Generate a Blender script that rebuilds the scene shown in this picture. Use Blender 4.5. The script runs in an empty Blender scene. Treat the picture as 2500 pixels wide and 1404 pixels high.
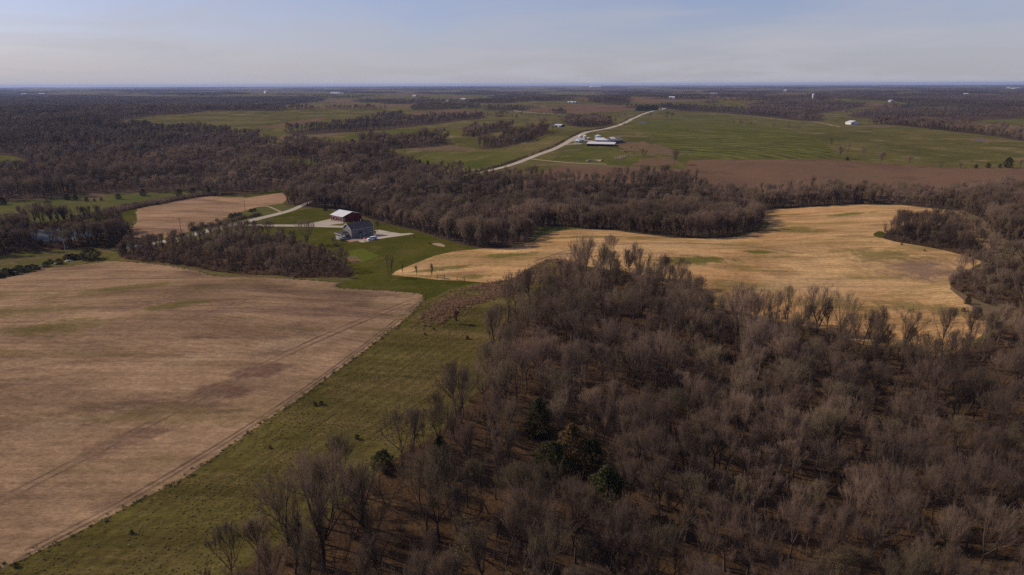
import bpy, math, random
import numpy as np
from mathutils import Vector, Matrix
from mathutils.geometry import delaunay_2d_cdt

# ------------------------------------------------------------------ camera, sky, sun, exposure
SC = bpy.context.scene
COL = SC.collection
PI = math.pi
CAM = np.array([0.0, 0.0, 80.0])
FPX = 1544.0                                   # focal length in photo pixels (2500 px wide)
PITCH, ROLL = math.radians(17.80), math.radians(-0.172)
_f = np.array([0, math.cos(PITCH), -math.sin(PITCH)])
_r0 = np.array([1.0, 0, 0]); _u0 = np.cross(_r0, _f)
_r = math.cos(ROLL) * _r0 + math.sin(ROLL) * _u0
_u = math.cos(ROLL) * _u0 - math.sin(ROLL) * _r0
cd = bpy.data.cameras.new("camera"); cam = bpy.data.objects.new("camera", cd); COL.objects.link(cam)
cd.sensor_width = 36.0; cd.lens = 36.0 * FPX / 2500.0
cd.clip_start = 1.0; cd.clip_end = 200000.0
cam.matrix_world = Matrix(((_r[0], _u[0], -_f[0], CAM[0]), (_r[1], _u[1], -_f[1], CAM[1]), (_r[2], _u[2], -_f[2], CAM[2]), (0, 0, 0, 1)))
SC.camera = cam

SUN_EL = math.radians(37.0)
SUN_AZ = math.radians(14.0)                    # to the left (-X), a little beyond the subject (+Y)
sdir = Vector((-math.cos(SUN_EL) * math.cos(SUN_AZ), math.cos(SUN_EL) * math.sin(SUN_AZ), math.sin(SUN_EL)))
sl = bpy.data.lights.new("sun", 'SUN'); sl.energy = 3.9; sl.angle = math.radians(0.53); sl.color = (1.0, 0.86, 0.69)
so = bpy.data.objects.new("sun", sl); COL.objects.link(so); so.rotation_euler = sdir.to_track_quat('Z', 'Y').to_euler()
so.location = (0, 0, 300)

W = bpy.data.worlds.new("World"); SC.world = W; W.use_nodes = True
nt = W.node_tree; nt.nodes.clear()
wo = nt.nodes.new('ShaderNodeOutputWorld'); bg = nt.nodes.new('ShaderNodeBackground')
sky = nt.nodes.new('ShaderNodeTexSky'); sky.sky_type = 'NISHITA'; sky.sun_disc = False
sky.sun_elevation = SUN_EL
sky.sun_rotation = math.atan2(sdir.x, sdir.y)
sky.altitude = 300; sky.air_density = 1.0; sky.dust_density = 1.2; sky.ozone_density = 1.6
tc = nt.nodes.new('ShaderNodeTexCoord'); sep = nt.nodes.new('ShaderNodeSeparateXYZ')
nt.links.new(tc.outputs['Generated'], sep.inputs[0])
# thin high cloud: direction projected on a flat layer overhead
def wm(op, a, b=None, c=None):
    n = nt.nodes.new('ShaderNodeMath'); n.operation = op
    for k, v in enumerate((a, b, c)):
        if v is None: continue
        if isinstance(v, (int, float)): n.inputs[k].default_value = v
        else: nt.links.new(v, n.inputs[k])
    return n.outputs[0]
zz = wm('MAXIMUM', sep.outputs[2], 0.0)
zd = wm('ADD', zz, 0.10)
cx_ = wm('DIVIDE', sep.outputs[0], zd); cy_ = wm('DIVIDE', sep.outputs[1], zd)
cv = nt.nodes.new('ShaderNodeCombineXYZ'); nt.links.new(cx_, cv.inputs[0]); nt.links.new(cy_, cv.inputs[1])
cn = nt.nodes.new('ShaderNodeTexNoise'); cn.inputs['Scale'].default_value = 0.55; cn.inputs['Detail'].default_value = 7
cn.inputs['Roughness'].default_value = 0.58; cn.inputs['Distortion'].default_value = 0.5
nt.links.new(cv.outputs[0], cn.inputs['Vector'])
cr = nt.nodes.new('ShaderNodeMapRange'); cr.inputs[1].default_value = 0.43; cr.inputs[2].default_value = 0.74
cr.inputs[3].default_value = 0.0; cr.inputs[4].default_value = 0.55
nt.links.new(cn.outputs[0], cr.inputs[0])
hz = wm('POWER', wm('SUBTRACT', 1.0, zz), 14.0)          # pale milky air low in the sky
fac = wm('MINIMUM', wm('ADD', wm('MULTIPLY', hz, 0.82), cr.outputs[0]), 0.92)
mx = nt.nodes.new('ShaderNodeMix'); mx.data_type = 'RGBA'
nt.links.new(fac, mx.inputs[0]); tn = nt.nodes.new('ShaderNodeMix'); tn.data_type = 'RGBA'; tn.blend_type = 'MULTIPLY'; tn.inputs[0].default_value = 1.0
nt.links.new(sky.outputs[0], tn.inputs[6]); tn.inputs[7].default_value = (.98, .95, 1.26, 1); nt.links.new(tn.outputs[2], mx.inputs[6])
mx.inputs[7].default_value = (5.45, 5.4, 5.95, 1)
nt.links.new(mx.outputs[2], bg.inputs[0]); bg.inputs[1].default_value = 0.088
nt.links.new(bg.outputs[0], wo.inputs[0])

vs = SC.view_settings; vs.view_transform = 'Standard'; vs.look = 'None'; vs.exposure = 0.0; vs.gamma = 1.0; vs.use_curve_mapping = False
SC.cycles.max_bounces = 4; SC.cycles.diffuse_bounces = 2; SC.cycles.glossy_bounces = 2; SC.cycles.transmission_bounces = 2
SC.cycles.volume_bounces = 0; SC.cycles.transparent_max_bounces = 4
SC.cycles.use_denoising = False; SC.cycles.denoising_prefilter = 'NONE'
HAZE = 3.7e-5

# ------------------------------------------------------------------ terrain and photo-to-ground mapping
def sstep(a, b, x):
    t = np.clip((x - a) / (b - a), 0, 1); return t * t * (3 - 2 * t)
def ray(px, py):
    px = np.asarray(px, float); py = np.asarray(py, float)
    d = _f + ((px - 1250) / FPX)[..., None] * _r + ((702 - py) / FPX)[..., None] * _u
    return d / np.linalg.norm(d, axis=-1, keepdims=True)
def flat(px, py, z=0.0):
    d = ray(px, py); t = (z - CAM[2]) / d[2]; return CAM[0] + d[0] * t, CAM[1] + d[1] * t
BUMPS = []
def bump(px, py, rx, ry, rot, amp):
    x, y = flat(px, py); BUMPS.append((x, y, rx, ry, math.cos(math.radians(rot)), math.sin(math.radians(rot)), amp))
bump(250, 830, 90, 60, 0, 3.0)       # left field swell
bump(0, 600, 130, 60, 10, -7.0)      # pond hollow beyond the left field
bump(600, 630, 60, 26, 10, -6.0)     # wooded draw
bump(880, 575, 45, 40, 0, 2.5)       # house knoll
bump(2050, 1150, 70, 60, 20, -9.0)   # near ravine
bump(2450, 950, 90, 110, 0, -10.0)
bump(1650, 1404, 60, 25, 0, -4.0)
bump(1480, 640, 50, 45, 0, 3.0)      # nose of the ridge
bump(2050, 600, 110, 60, 0, 3.0)
bump(1300, 480, 170, 110, 0, -11.0)  # middle wood valley
bump(2000, 465, 260, 70, 0, -8.0)
bump(700, 440, 200, 120, 0, -9.0)
bump(250, 400, 420, 250, 0, -14.0)   # big left wood
bump(1700, 330, 420, 260, 0, 9.0)    # wheat-field hill
bump(1460, 345, 120, 120, 0, 3.0)
def Hgt(x, y):
    x = np.asarray(x, float); y = np.asarray(y, float)
    r = np.hypot(x, y)
    z = 0.9 * np.sin(x / 47 + 1.3) * np.sin(y / 53 + 0.4) + 0.35 * np.sin((x + 0.6 * y) / 19)
    m = sstep(700, 2600, r)
    z = z + m * (12 * np.sin(x / 760 + 0.7) * np.sin(y / 640 + 2.0) + 5 * np.sin((0.7 * x - y) / 430 + 1))
    m2 = sstep(3500, 8000, r)
    z = z + m2 * (7 * np.sin(x / 1900 + 2) * np.sin(y / 2100 + .5))
    for cx, cy, rx, ry, c, s, a in BUMPS:
        dx, dy = x - cx, y - cy
        z = z + a * np.exp(-(((dx * c + dy * s) / rx) ** 2 + ((-dx * s + dy * c) / ry) ** 2))
    return z
FARMAX = 42000.0
_T = np.concatenate([np.arange(60, 700, 2.0), np.arange(700, 2500, 6.0), np.geomspace(2500, FARMAX, 900)])
def G(px, py):
    """photo pixel(s) -> point on the ground"""
    px = np.atleast_1d(np.asarray(px, float)); py = np.atleast_1d(np.asarray(py, float))
    out = np.zeros((len(px), 3))
    for i in range(len(px)):
        d = ray(px[i], py[i])
        P = CAM[:2] + _T[:, None] * d[:2]
        g = CAM[2] + _T * d[2] - Hgt(P[:, 0], P[:, 1])
        k = np.argmax(g < 0)
        if g[k] >= 0: t = FARMAX
        elif k == 0: t = _T[0]
        else: t = _T[k - 1] + (_T[k] - _T[k - 1]) * g[k - 1] / (g[k - 1] - g[k])
        p = CAM[:2] + t * d[:2]
        out[i] = (p[0], p[1], Hgt(p[0], p[1]))
    return out
def G1(px, py): return G([px], [py])[0]
def pix(P):
    v = np.asarray(P, float) - CAM
    w = v @ _f
    return 1250 + FPX * (v @ _r) / w, 702 - FPX * (v @ _u) / w, w

# ------------------------------------------------------------------ material helpers
class NB:
    def __init__(self, name):
        self.m = bpy.data.materials.new(name); self.m.use_nodes = True
        self.t = self.m.node_tree; self.t.nodes.clear()
        self.out = self.n('ShaderNodeOutputMaterial'); self.b = self.n('ShaderNodeBsdfPrincipled')
        self.t.links.new(self.b.outputs[0], self.out.inputs[0])
        self.pos = self.n('ShaderNodeNewGeometry').outputs['Position']
    def n(self, k): return self.t.nodes.new(k)
    def L(self, a, b):
        if isinstance(a, (int, float)): b.default_value = a
        elif isinstance(a, tuple): b.default_value = a if len(a) == 4 else a + (1,)
        else: self.t.links.new(a, b)
    def math(self, op, a, b=0.0, clamp=False):
        n = self.n('ShaderNodeMath'); n.operation = op; n.use_clamp = clamp
        self.L(a, n.inputs[0]); self.L(b, n.inputs[1]); return n.outputs[0]
    def mapv(self, rot=0.0, sc=(1, 1, 1), v=None):
        n = self.n('ShaderNodeMapping'); n.vector_type = 'TEXTURE' if False else 'POINT'
        self.t.links.new(v or self.pos, n.inputs[0]); n.inputs['Rotation'].default_value = (0, 0, rot); n.inputs['Scale'].default_value = sc
        return n.outputs[0]
    def noise(self, s, det=4, rough=0.55, v=None, dist=0.0):
        n = self.n('ShaderNodeTexNoise'); n.inputs['Scale'].default_value = s; n.inputs['Detail'].default_value = det
        n.inputs['Roughness'].default_value = rough; n.inputs['Distortion'].default_value = dist
        self.t.links.new(v or self.pos, n.inputs['Vector']); return n.outputs[0]
    def rng(self, f, a, b, c=0.0, d=1.0):
        n = self.n('ShaderNodeMapRange'); n.interpolation_type = 'SMOOTHSTEP'
        self.L(f, n.inputs[0]); n.inputs[1].default_value = a; n.inputs[2].default_value = b; n.inputs[3].default_value = c; n.inputs[4].default_value = d
        return n.outputs[0]
    def mix(self, f, a, b, mode='MIX'):
        n = self.n('ShaderNodeMix'); n.data_type = 'RGBA'; n.blend_type = mode
        self.L(f, n.inputs[0]); self.L(a, n.inputs[6]); self.L(b, n.inputs[7]); return n.outputs[2]
    def bump(self, h, dist, st=1.0):
        n = self.n('ShaderNodeBump'); n.inputs['Strength'].default_value = st; n.inputs['Distance'].default_value = dist
        self.L(h, n.inputs['Height']); self.t.links.new(n.outputs[0], self.b.inputs['Normal'])
    def col(self, c): self.L(c, self.b.inputs['Base Color'])
    def fin(self, rough=0.9, spec=0.15, metal=0.0):
        self.b.inputs['Roughness'].default_value = rough; self.b.inputs['Specular IOR Level'].default_value = spec
        self.b.inputs['Metallic'].default_value = metal; return self.m

MAT = {}
def ground_mat(key, a, b, c, s1=0.02, s2=0.12, s3=1.1, bumpd=0.25, fine=0.35):
    """two broad tones a/b, patches of c, fine grain"""
    k = NB(key)
    f1 = k.rng(k.noise(s1, 5, 0.6, dist=0.6), 0.36, 0.64)
    col = k.mix(f1, a, b)
    f2 = k.rng(k.noise(s2, 5, 0.62), 0.52, 0.70)
    col = k.mix(k.math('MULTIPLY', f2, 0.75), col, c)
    g = k.noise(s3, 6, 0.7)
    v = k.rng(g, 0.25, 0.75, 1 - fine, 1 + fine)
    col = k.mix(1.0, col, v, 'MULTIPLY')
    k.col(col); k.bump(g, bumpd); MAT[key] = k.fin(1.0, 0.0); return MAT[key]

ground_mat('pasture', (.072, .068, .020), (.120, .098, .034), (.200, .145, .070), .009, .024, .4, .3, .28)
ground_mat('green_pasture', (.064, .070, .016), (.100, .092, .024), (.150, .118, .046), .012, .035, .5, .3, .28)
ground_mat('lawn', (.050, .053, .009), (.074, .067, .013), (.100, .078, .022), .03, .09, .8, .1, .22)
ground_mat('garden_green', (.075, .090, .012), (.088, .098, .015), (.10, .10, .022), .05, .3, 1.0, .1, .15)
ground_mat('ploughed', (.125, .074, .045), (.150, .090, .055), (.100, .060, .040), .008, .03, .8, .25, .2)
ground_mat('bare_soil', (.165, .100, .055), (.12, .085, .05), (.10, .095, .04), .03, .08, .7, .25, .25)
ground_mat('leaf_litter', (.090, .052, .026), (.062, .038, .022), (.130, .076, .034), .03, .16, 1.6, .3, .45)
ground_mat('far_floor', (.080, .054, .036), (.060, .042, .030), (.080, .062, .034), .01, .06, .6, .2, .3)
ground_mat('dry_grass', (.150, .098, .060), (.120, .088, .046), (.095, .090, .036), .05, .14, 1.0, .35, .3)
ground_mat('gravel', (.36, .30, .235), (.42, .36, .29), (.30, .25, .19), .05, .3, 2.5, .05, .15)
ground_mat('terrace', (.27, .165, .135), (.30, .19, .155), (.25, .18, .15), .3, 1.2, 4.0, .02, .15)
ground_mat('sand', (.34, .25, .165), (.30, .215, .13), (.2, .17, .09), .1, .4, 2.0, .1, .2)
ground_mat('grass_track', (.058, .052, .014), (.075, .064, .020), (.11, .08, .034), .05, .2, 1.0, .2, .3)
ground_mat('meadow', (.100, .094, .030), (.078, .082, .024), (.135, .104, .048), .02, .07, .8, .3, .25)

def stubble_mat(key, rot_row, rot_tram, a, b, dark, green, row_w=1.5, green_amt=.5, rows=0.3, curved=False, tram=.5, blobs=(), wavy=None):
    k = NB(key)
    big = k.rng(k.noise(.013, 5, .6, dist=.8), .36, .66)
    col = k.mix(big, a, b)
    st = k.noise(.05, 6, .66, v=k.mapv(-rot_row, (.30, 1.3, 1)), dist=.5)
    col = k.mix(k.rng(st, .50, .68, 0, .80), col, dark)
    pt = k.noise(.028, 6, .62, v=k.mapv(-rot_tram, (.6, 1.6, 1)), dist=1.0)
    col = k.mix(1.0, col, k.rng(pt, .30, .70, .74, 1.24), 'MULTIPLY')
    st2 = k.noise(.045, 5, .65, v=k.mapv(-rot_tram, (.35, 1.5, 1)), dist=.8)
    col = k.mix(k.rng(st2, .50, .68, 0, green_amt), col, green)
    if blobs:                       # weedy and bare patches of their own shape
        w1 = k.noise(.06, 5, .7); w2 = k.noise(.22, 4, .7)
        wob = k.math('ADD', k.math('MULTIPLY', k.math('SUBTRACT', w1, .5), 2.4), k.math('MULTIPLY', k.math('SUBTRACT', w2, .5), 1.4))
        for bx, by, ax_, ay_, rot, bc, amt in blobs:
            p_ = G1(bx, by); mp = k.n('ShaderNodeMapping'); mp.vector_type = 'TEXTURE'; k.t.links.new(k.pos, mp.inputs[0])
            mp.inputs['Location'].default_value = (p_[0], p_[1], 0); mp.inputs['Rotation'].default_value = (0, 0, rot); mp.inputs['Scale'].default_value = (ax_, ay_, 1e6)
            ln = k.n('ShaderNodeVectorMath'); ln.operation = 'LENGTH'; k.t.links.new(mp.outputs[0], ln.inputs[0])
            col = k.mix(k.rng(k.math('ADD', ln.outputs['Value'], wob), .35, 1.05, amt, 0), col, bc)
    fs = k.noise(.35, 4, .6, v=k.mapv(-rot_tram, (.05, 1.5, 1)))
    col = k.mix(1.0, col, k.rng(fs, .32, .68, .88, 1.12), 'MULTIPLY')
    # drilled rows, broken up
    ww = k.n('ShaderNodeTexWave'); ww.wave_type = 'BANDS'; ww.bands_direction = 'Y'
    ww.inputs['Scale'].default_value = 0.314 / row_w; ww.inputs['Distortion'].default_value = 6.0 if not curved else 8.0
    if wavy: ww.inputs['Distortion'].default_value = wavy
    ww.inputs['Detail'].default_value = 2 if not wavy else 1; ww.inputs['Detail Scale'].default_value = .25
    k.t.links.new(k.mapv(-rot_row), ww.inputs['Vector'])
    if wavy:                        # drilled round the hill: rings about a point
        ww.wave_type = 'RINGS'; ww.rings_direction = 'Z'; c0 = G1(1600, 398); mp = k.n('ShaderNodeMapping'); k.t.links.new(k.pos, mp.inputs[0])
        mp.inputs['Location'].default_value = (-c0[0], -c0[1], 0); k.t.links.new(mp.outputs[0], ww.inputs['Vector'])
    brk = k.rng(k.noise(.035, 4, .6), .38, .66)
    row = k.math('MULTIPLY', k.math('SUBTRACT', ww.outputs[1], .5), k.math('MULTIPLY', brk, rows))
    col = k.mix(1.0, col, k.math('ADD', 1.0, row), 'MULTIPLY')
    # tramlines
    sx = k.n('ShaderNodeSeparateXYZ'); k.t.links.new(k.mapv(-rot_tram), sx.inputs[0])
    yy = k.math('ADD', sx.outputs[1], k.math('MULTIPLY', k.noise(.02, 2), 7.0))
    md = k.math('PINGPONG', yy, 14.0)
    tr = k.math('ADD', k.rng(md, .0, 1.3, 1, 0), k.rng(k.math('ABSOLUTE', k.math('SUBTRACT', md, 2.6)), 0, .7, .8, 0))
    tr = k.math('MULTIPLY', tr, k.rng(k.noise(.011, 3), .50, .62))
    col = k.mix(k.math('MULTIPLY', tr, tram), col, dark)
    g = k.noise(2.2, 5, .75, v=k.mapv(-rot_row, (.35, 1.3, 1)))
    g2 = k.noise(.45, 4, .7)
    col = k.mix(1.0, col, k.rng(g, .2, .8, .62, 1.38), 'MULTIPLY')
    col = k.mix(1.0, col, k.rng(g2, .25, .75, .84, 1.16), 'MULTIPLY')
    k.col(col); k.bump(k.math('ADD', g, k.math('MULTIPLY', ww.outputs[1], .4)), .18)
    MAT[key] = k.fin(1.0, 0.0); return MAT[key]

def water_mat():
    k = NB('pond_water'); k.col((.060, .066, .066)); k.bump(k.noise(.8, 3), .04)
    MAT['water'] = k.fin(.45, .12); return MAT['water']
water_mat()

def plain(key, c, rough=.7, spec=.3, metal=0.0, var=.18, s=1.2):
    k = NB(key); g = k.noise(s, 4, .6)
    k.col(k.mix(1.0, c, k.rng(g, .25, .75, 1 - var, 1 + var), 'MULTIPLY')); MAT[key] = k.fin(rough, spec, metal); return MAT[key]

def ribbed(key, c, period=.4, amt=.2, rough=.5, spec=.35, axis='X', metal=0.0):
    """sheet or lap siding: real-size ribs in the object's own space"""
    k = NB(key); tcn = k.n('ShaderNodeTexCoord')
    w = k.n('ShaderNodeTexWave'); w.bands_direction = axis; w.inputs['Scale'].default_value = 0.314 / period
    k.t.links.new(tcn.outputs['Object'], w.inputs['Vector'])
    col = k.mix(1.0, c, k.rng(w.outputs[1], 0, 1, 1 - amt, 1 + amt * .4), 'MULTIPLY')
    col = k.mix(1.0, col, k.rng(k.noise(.6, 4), .25, .75, .88, 1.1), 'MULTIPLY')
    k.col(col); k.bump(w.outputs[1], .03); MAT[key] = k.fin(rough, spec, metal); return MAT[key]

ribbed('siding_blue', (.185, .172, .160), .2, .12, .7, .2, 'Z')
ribbed('metal_red', (.205, .030, .024), .35, .22, .55, .3, 'X')
ribbed('roof_white', (.62, .60, .57), .6, .10, .45, .4, 'X')
ribbed('roof_galv', (.48, .49, .52), .8, .12, .45, .5, 'X')
ribbed('roof_rust', (.17, .15, .15), .8, .18, .7, .2, 'X')
ribbed('wood_grey', (.13, .115, .10), .3, .25, .85, .1, 'X')
ribbed('bin_steel', (.34, .39, .39), .5, .14, .4, .5, 'Z', .3)
plain('shingle', (.060, .052, .056), .9, .1, 0, .3, 3.0)
plain('white_paint', (.66, .63, .58), .55, .3, 0, .06)
plain('grey_paint', (.36, .37, .38), .6, .3)
plain('glass_dark', (.020, .024, .030), .08, .6, 0, .02)
plain('doorway_shade', (.012, .011, .010), .9, .1, 0, .1)  # near-black slab colour painted in for the shade inside open doorways
plain('door_grey', (.33, .33, .33), .6, .3)
plain('car_white', (.78, .78, .78), .25, .5, 0, .02)
plain('rubber', (.018, .018, .018), .8, .2)
plain('chrome', (.45, .45, .46), .3, .5, .8)
plain('red_cloth', (.42, .05, .045), .85, .1)
plain('pole_wood', (.105, .080, .062), .9, .1)
plain('pole_pale', (.42, .40, .37), .8, .2)
plain('limestone', (.50, .44, .36), .9, .2, 0, .3, .9)
plain('hay', (.33, .245, .145), .95, .05, 0, .25, 2.0)
plain('cow_black', (.012, .011, .011), .8, .2)
plain('concrete', (.52, .50, .47), .85, .2)
plain('tan_paint', (.55, .50, .40), .7, .2)
plain('headlamp', (.6, .6, .62), .1, .6)

def bark_mat(key, a, b, c, patch=.02):
    k = NB(key); oi = k.n('ShaderNodeObjectInfo')
    col = k.mix(k.rng(oi.outputs['Random'], 0, .55), a, b)
    col = k.mix(k.rng(oi.outputs['Random'], .74, .84), col, c)
    pn = k.noise(patch, 3)
    col = k.mix(1.0, col, k.rng(pn, .32, .68, .66, 1.32), 'MULTIPLY')
    col = k.mix(1.0, col, k.rng(k.noise(patch * .22, 3), .35, .65, .80, 1.2), 'MULTIPLY')  # tone patches: tint of stands, plus terrain shading of the woods put into colour
    k.col(col); MAT[key] = k.fin(.9, .12); return MAT[key]
bark_mat('bark', (.110, .078, .060), (.072, .052, .042), (.085, .072, .054))
bark_mat('twig', (.172, .114, .080), (.126, .086, .062), (.138, .104, .062))
bark_mat('twig_far', (.120, .082, .064), (.092, .066, .054), (.105, .086, .054), .006)
def leaf_mat(key, a, b, rough=.7):
    k = NB(key); oi = k.n('ShaderNodeObjectInfo')
    col = k.mix(oi.outputs['Random'], a, b)
    col = k.mix(1.0, col, k.rng(k.noise(1.6, 3), .3, .7, .6, 1.4), 'MULTIPLY')
    k.col(col); MAT[key] = k.fin(rough, .15); return MAT[key]
leaf_mat('cedar', (.024, .028, .008), (.042, .040, .011))
leaf_mat('cedar_rust', (.085, .052, .016), (.100, .056, .022))
leaf_mat('pine', (.014, .024, .012), (.020, .030, .014))
leaf_mat('bud_leaf', (.120, .100, .034), (.130, .098, .040))
leaf_mat('rust_leaf', (.165, .075, .040), (.13, .07, .04))
leaf_mat('tussock', (.108, .088, .030), (.150, .112, .050))
leaf_mat('brush', (.215, .120, .076), (.165, .096, .060))

# ------------------------------------------------------------------ object helpers
def mesh_of(name, verts, faces, mats):
    me = bpy.data.meshes.new(name); me.from_pydata([tuple(v) for v in verts], [], [tuple(f) for f in faces])
    for m in (mats if isinstance(mats, (list, tuple)) else [mats]): me.materials.append(MAT[m] if isinstance(m, str) else m)
    return me
def link(name, data, parent=None, loc=None, rotz=None, sc=None):
    o = bpy.data.objects.new(name, data); COL.objects.link(o)
    if parent: o.parent = parent
    if loc is not None: o.location = loc
    if rotz is not None: o.rotation_euler = (0, 0, rotz)
    if sc is not None: o.scale = (sc, sc, sc) if isinstance(sc, (int, float)) else sc
    return o
def tag(o, label=None, cat=None, group=None, kind=None):
    if label: o['label'] = label
    if cat: o['category'] = cat
    if group: o['group'] = group
    if kind: o['kind'] = kind
    return o
def thing(name, label, cat, loc, rotz=0.0, group=None, sc=None):
    return tag(link(name, None, None, loc, rotz, sc), label, cat, group)

class MB:
    """collects simple solids into one mesh"""
    def __init__(s): s.v = []; s.f = []
    def add(s, v, f):
        o = len(s.v); s.v += [tuple(map(float, p)) for p in v]; s.f += [tuple(i + o for i in q) for q in f]; return s
    def box(s, x0, x1, y0, y1, z0, z1):
        v = [(x, y, z) for z in (z0, z1) for y in (y0, y1) for x in (x0, x1)]
        return s.add(v, [(0, 2, 3, 1), (4, 5, 7, 6), (0, 1, 5, 4), (2, 6, 7, 3), (0, 4, 6, 2), (1, 3, 7, 5)])
    def prism(s, poly, y0, y1):
        """xz outline extruded along y"""
        n = len(poly); v = [(x, y0, z) for x, z in poly] + [(x, y1, z) for x, z in poly]
        f = [tuple(range(n))[::-1], tuple(range(n, 2 * n))] + [(i, (i + 1) % n, n + (i + 1) % n, n + i) for i in range(n)]
        return s.add(v, [q[::-1] for q in f])
    def prismx(s, poly, x0, x1):
        n = len(poly); v = [(x0, y, z) for y, z in poly] + [(x1, y, z) for y, z in poly]
        return s.add(v, [tuple(range(n))[::-1], tuple(range(n, 2 * n))] + [(i, (i + 1) % n, n + (i + 1) % n, n + i) for i in range(n)])
    def tube(s, P, R, k=6, cap=True):
        P = np.asarray(P, float); n = len(P); o = []
        for i in range(n):
            d = P[min(i + 1, n - 1)] - P[max(i - 1, 0)]; d = d / (np.linalg.norm(d) + 1e-9)
            a = np.cross(d, (0, 0, 1.0) if abs(d[2]) < .95 else (1.0, 0, 0)); a /= np.linalg.norm(a); b = np.cross(d, a)
            for j in range(k):
                t = 2 * PI * j / k; o.append(P[i] + R[i] * (math.cos(t) * a + math.sin(t) * b))
        f = [(i * k + j, i * k + (j + 1) % k, (i + 1) * k + (j + 1) % k, (i + 1) * k + j) for i in range(n - 1) for j in range(k)]
        if cap: f += [tuple(range(k))[::-1], tuple(range((n - 1) * k, n * k))]
        return s.add(o, f)
    def build(s, name, mat, parent=None, **kw): return link(name, mesh_of(name, s.v, s.f, mat), parent, **kw)

# ------------------------------------------------------------------ land cover (outlines traced on the ground)
POLY = []          # (name, material, world outline, smooth)
def chaikin(P, n):
    for _ in range(n):
        Q = np.roll(P, -1, 0); P = np.stack([.75 * P + .25 * Q, .25 * P + .75 * Q], 1).reshape(-1, 2)
    return P
ER = np.random.default_rng(5)
def outline(P, wob=.5):
    """subdivide a closed outline so that it follows the ground, with a slightly uneven edge"""
    out = []
    for a, b in zip(P, np.roll(P, -1, 0)):
        d = np.linalg.norm((a + b) / 2); L = np.linalg.norm(b - a); n = max(1, int(L / max(3.0, d * .022)))
        n = min(n, 60)
        for i in range(n):
            p = a + (b - a) * i / n
            out.append(p + ER.normal(0, 1, 2) * wob * min(1.0, max(.25, d / 400)) * (0.35 if L < 12 else 1))
    return np.array(out)
def land(name, mat, px, smooth=1, wob=.5):
    w = G([p[0] for p in px], [p[1] for p in px])[:, :2]
    w = chaikin(w, smooth)
    POLY.append((name, mat, outline(w, wob))); return POLY[-1][2]
def ribbon(name, mat, px, width, world=None):
    c = G([p[0] for p in px], [p[1] for p in px])[:, :2] if world is None else world
    for _ in range(2):
        q = [c[0]]
        for a, b in zip(c[:-1], c[1:]): q += [.75 * a + .25 * b, .25 * a + .75 * b]
        c = np.array(q + [c[-1]])
    t = np.gradient(c, axis=0); t /= np.linalg.norm(t, axis=1, keepdims=True); nrm = np.stack([-t[:, 1], t[:, 0]], 1)
    w = np.interp(np.linspace(0, 1, len(c)), np.linspace(0, 1, len(np.atleast_1d(width))), np.atleast_1d(width)) / 2
    P = np.concatenate([c + nrm * w[:, None], (c - nrm * w[:, None])[::-1]])
    POLY.append((name, mat, outline(P, .12))); return c

# -- woods (outline = feet of the outer trees)
WOOD = {}
WOOD['left'] = land('woodland_floor', 'far_floor', [(-500, 540), (0, 515), (60, 500), (200, 480), (330, 471), (520, 479), (690, 466), (760, 474), (1000, 450), (1045, 418), (985, 398), (960, 380), (900, 362), (830, 352), (660, 352), (640, 336), (560, 322), (440, 316), (300, 311), (283, 301), (330, 285), (480, 278), (560, 262), (700, 256), (800, 246), (760, 238), (600, 239), (300, 238), (0, 240), (-500, 240)], 1, 2)
WOOD['middle'] = land('woodland_floor', 'far_floor', [(690, 500), (760, 508), (830, 512), (880, 528), (950, 548), (1020, 565), (1080, 585), (1130, 598), (1170, 607), (1240, 604), (1295, 585), (1315, 562), (1330, 550), (1420, 559), (1500, 562), (1560, 570), (1640, 580), (1740, 581), (1800, 577), (1850, 562), (1868, 545), (1845, 525), (1850, 512), (1900, 510), (2000, 503), (2080, 498), (2200, 500), (2330, 512), (2375, 525), (2410, 560), (2450, 600), (2800, 640), (2900, 470), (2600, 466), (2300, 466), (2100, 460), (1900, 460), (1800, 462), (1740, 458), (1700, 448), (1650, 436), (1600, 432), (1560, 440), (1500, 448), (1400, 436), (1300, 436), (1230, 441), (1140, 431), (1060, 423), (1000, 420), (900, 452), (760, 470), (700, 484)], 0, .8)
land('clearing', 'green_pasture', [(-200, 405), (0, 379), (30, 381), (60, 391), (70, 402), (50, 412), (0, 412), (-200, 428)])
land('clearing', 'green_pasture', [(683, 388), (700, 385), (780, 391), (786, 402), (740, 406), (690, 397)])
land('ploughed_field', 'ploughed', [(690, 401), (760, 410), (800, 418), (790, 426), (700, 413)])
land('clearing', 'dry_grass', [(640, 346), (680, 334), (705, 327), (740, 330), (730, 339), (660, 347)])
land('clearing', 'meadow', [(878, 437), (945, 434), (947, 446), (890, 448)])
land('meadow', 'meadow', [(-200, 520), (0, 496), (80, 488), (170, 478), (290, 472), (420, 470), (500, 462), (515, 472), (430, 482), (330, 498), (200, 525), (60, 560), (-200, 590)])
land('clearing', 'dry_grass', [(195, 476), (245, 471), (262, 480), (240, 488), (205, 486)])
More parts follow.
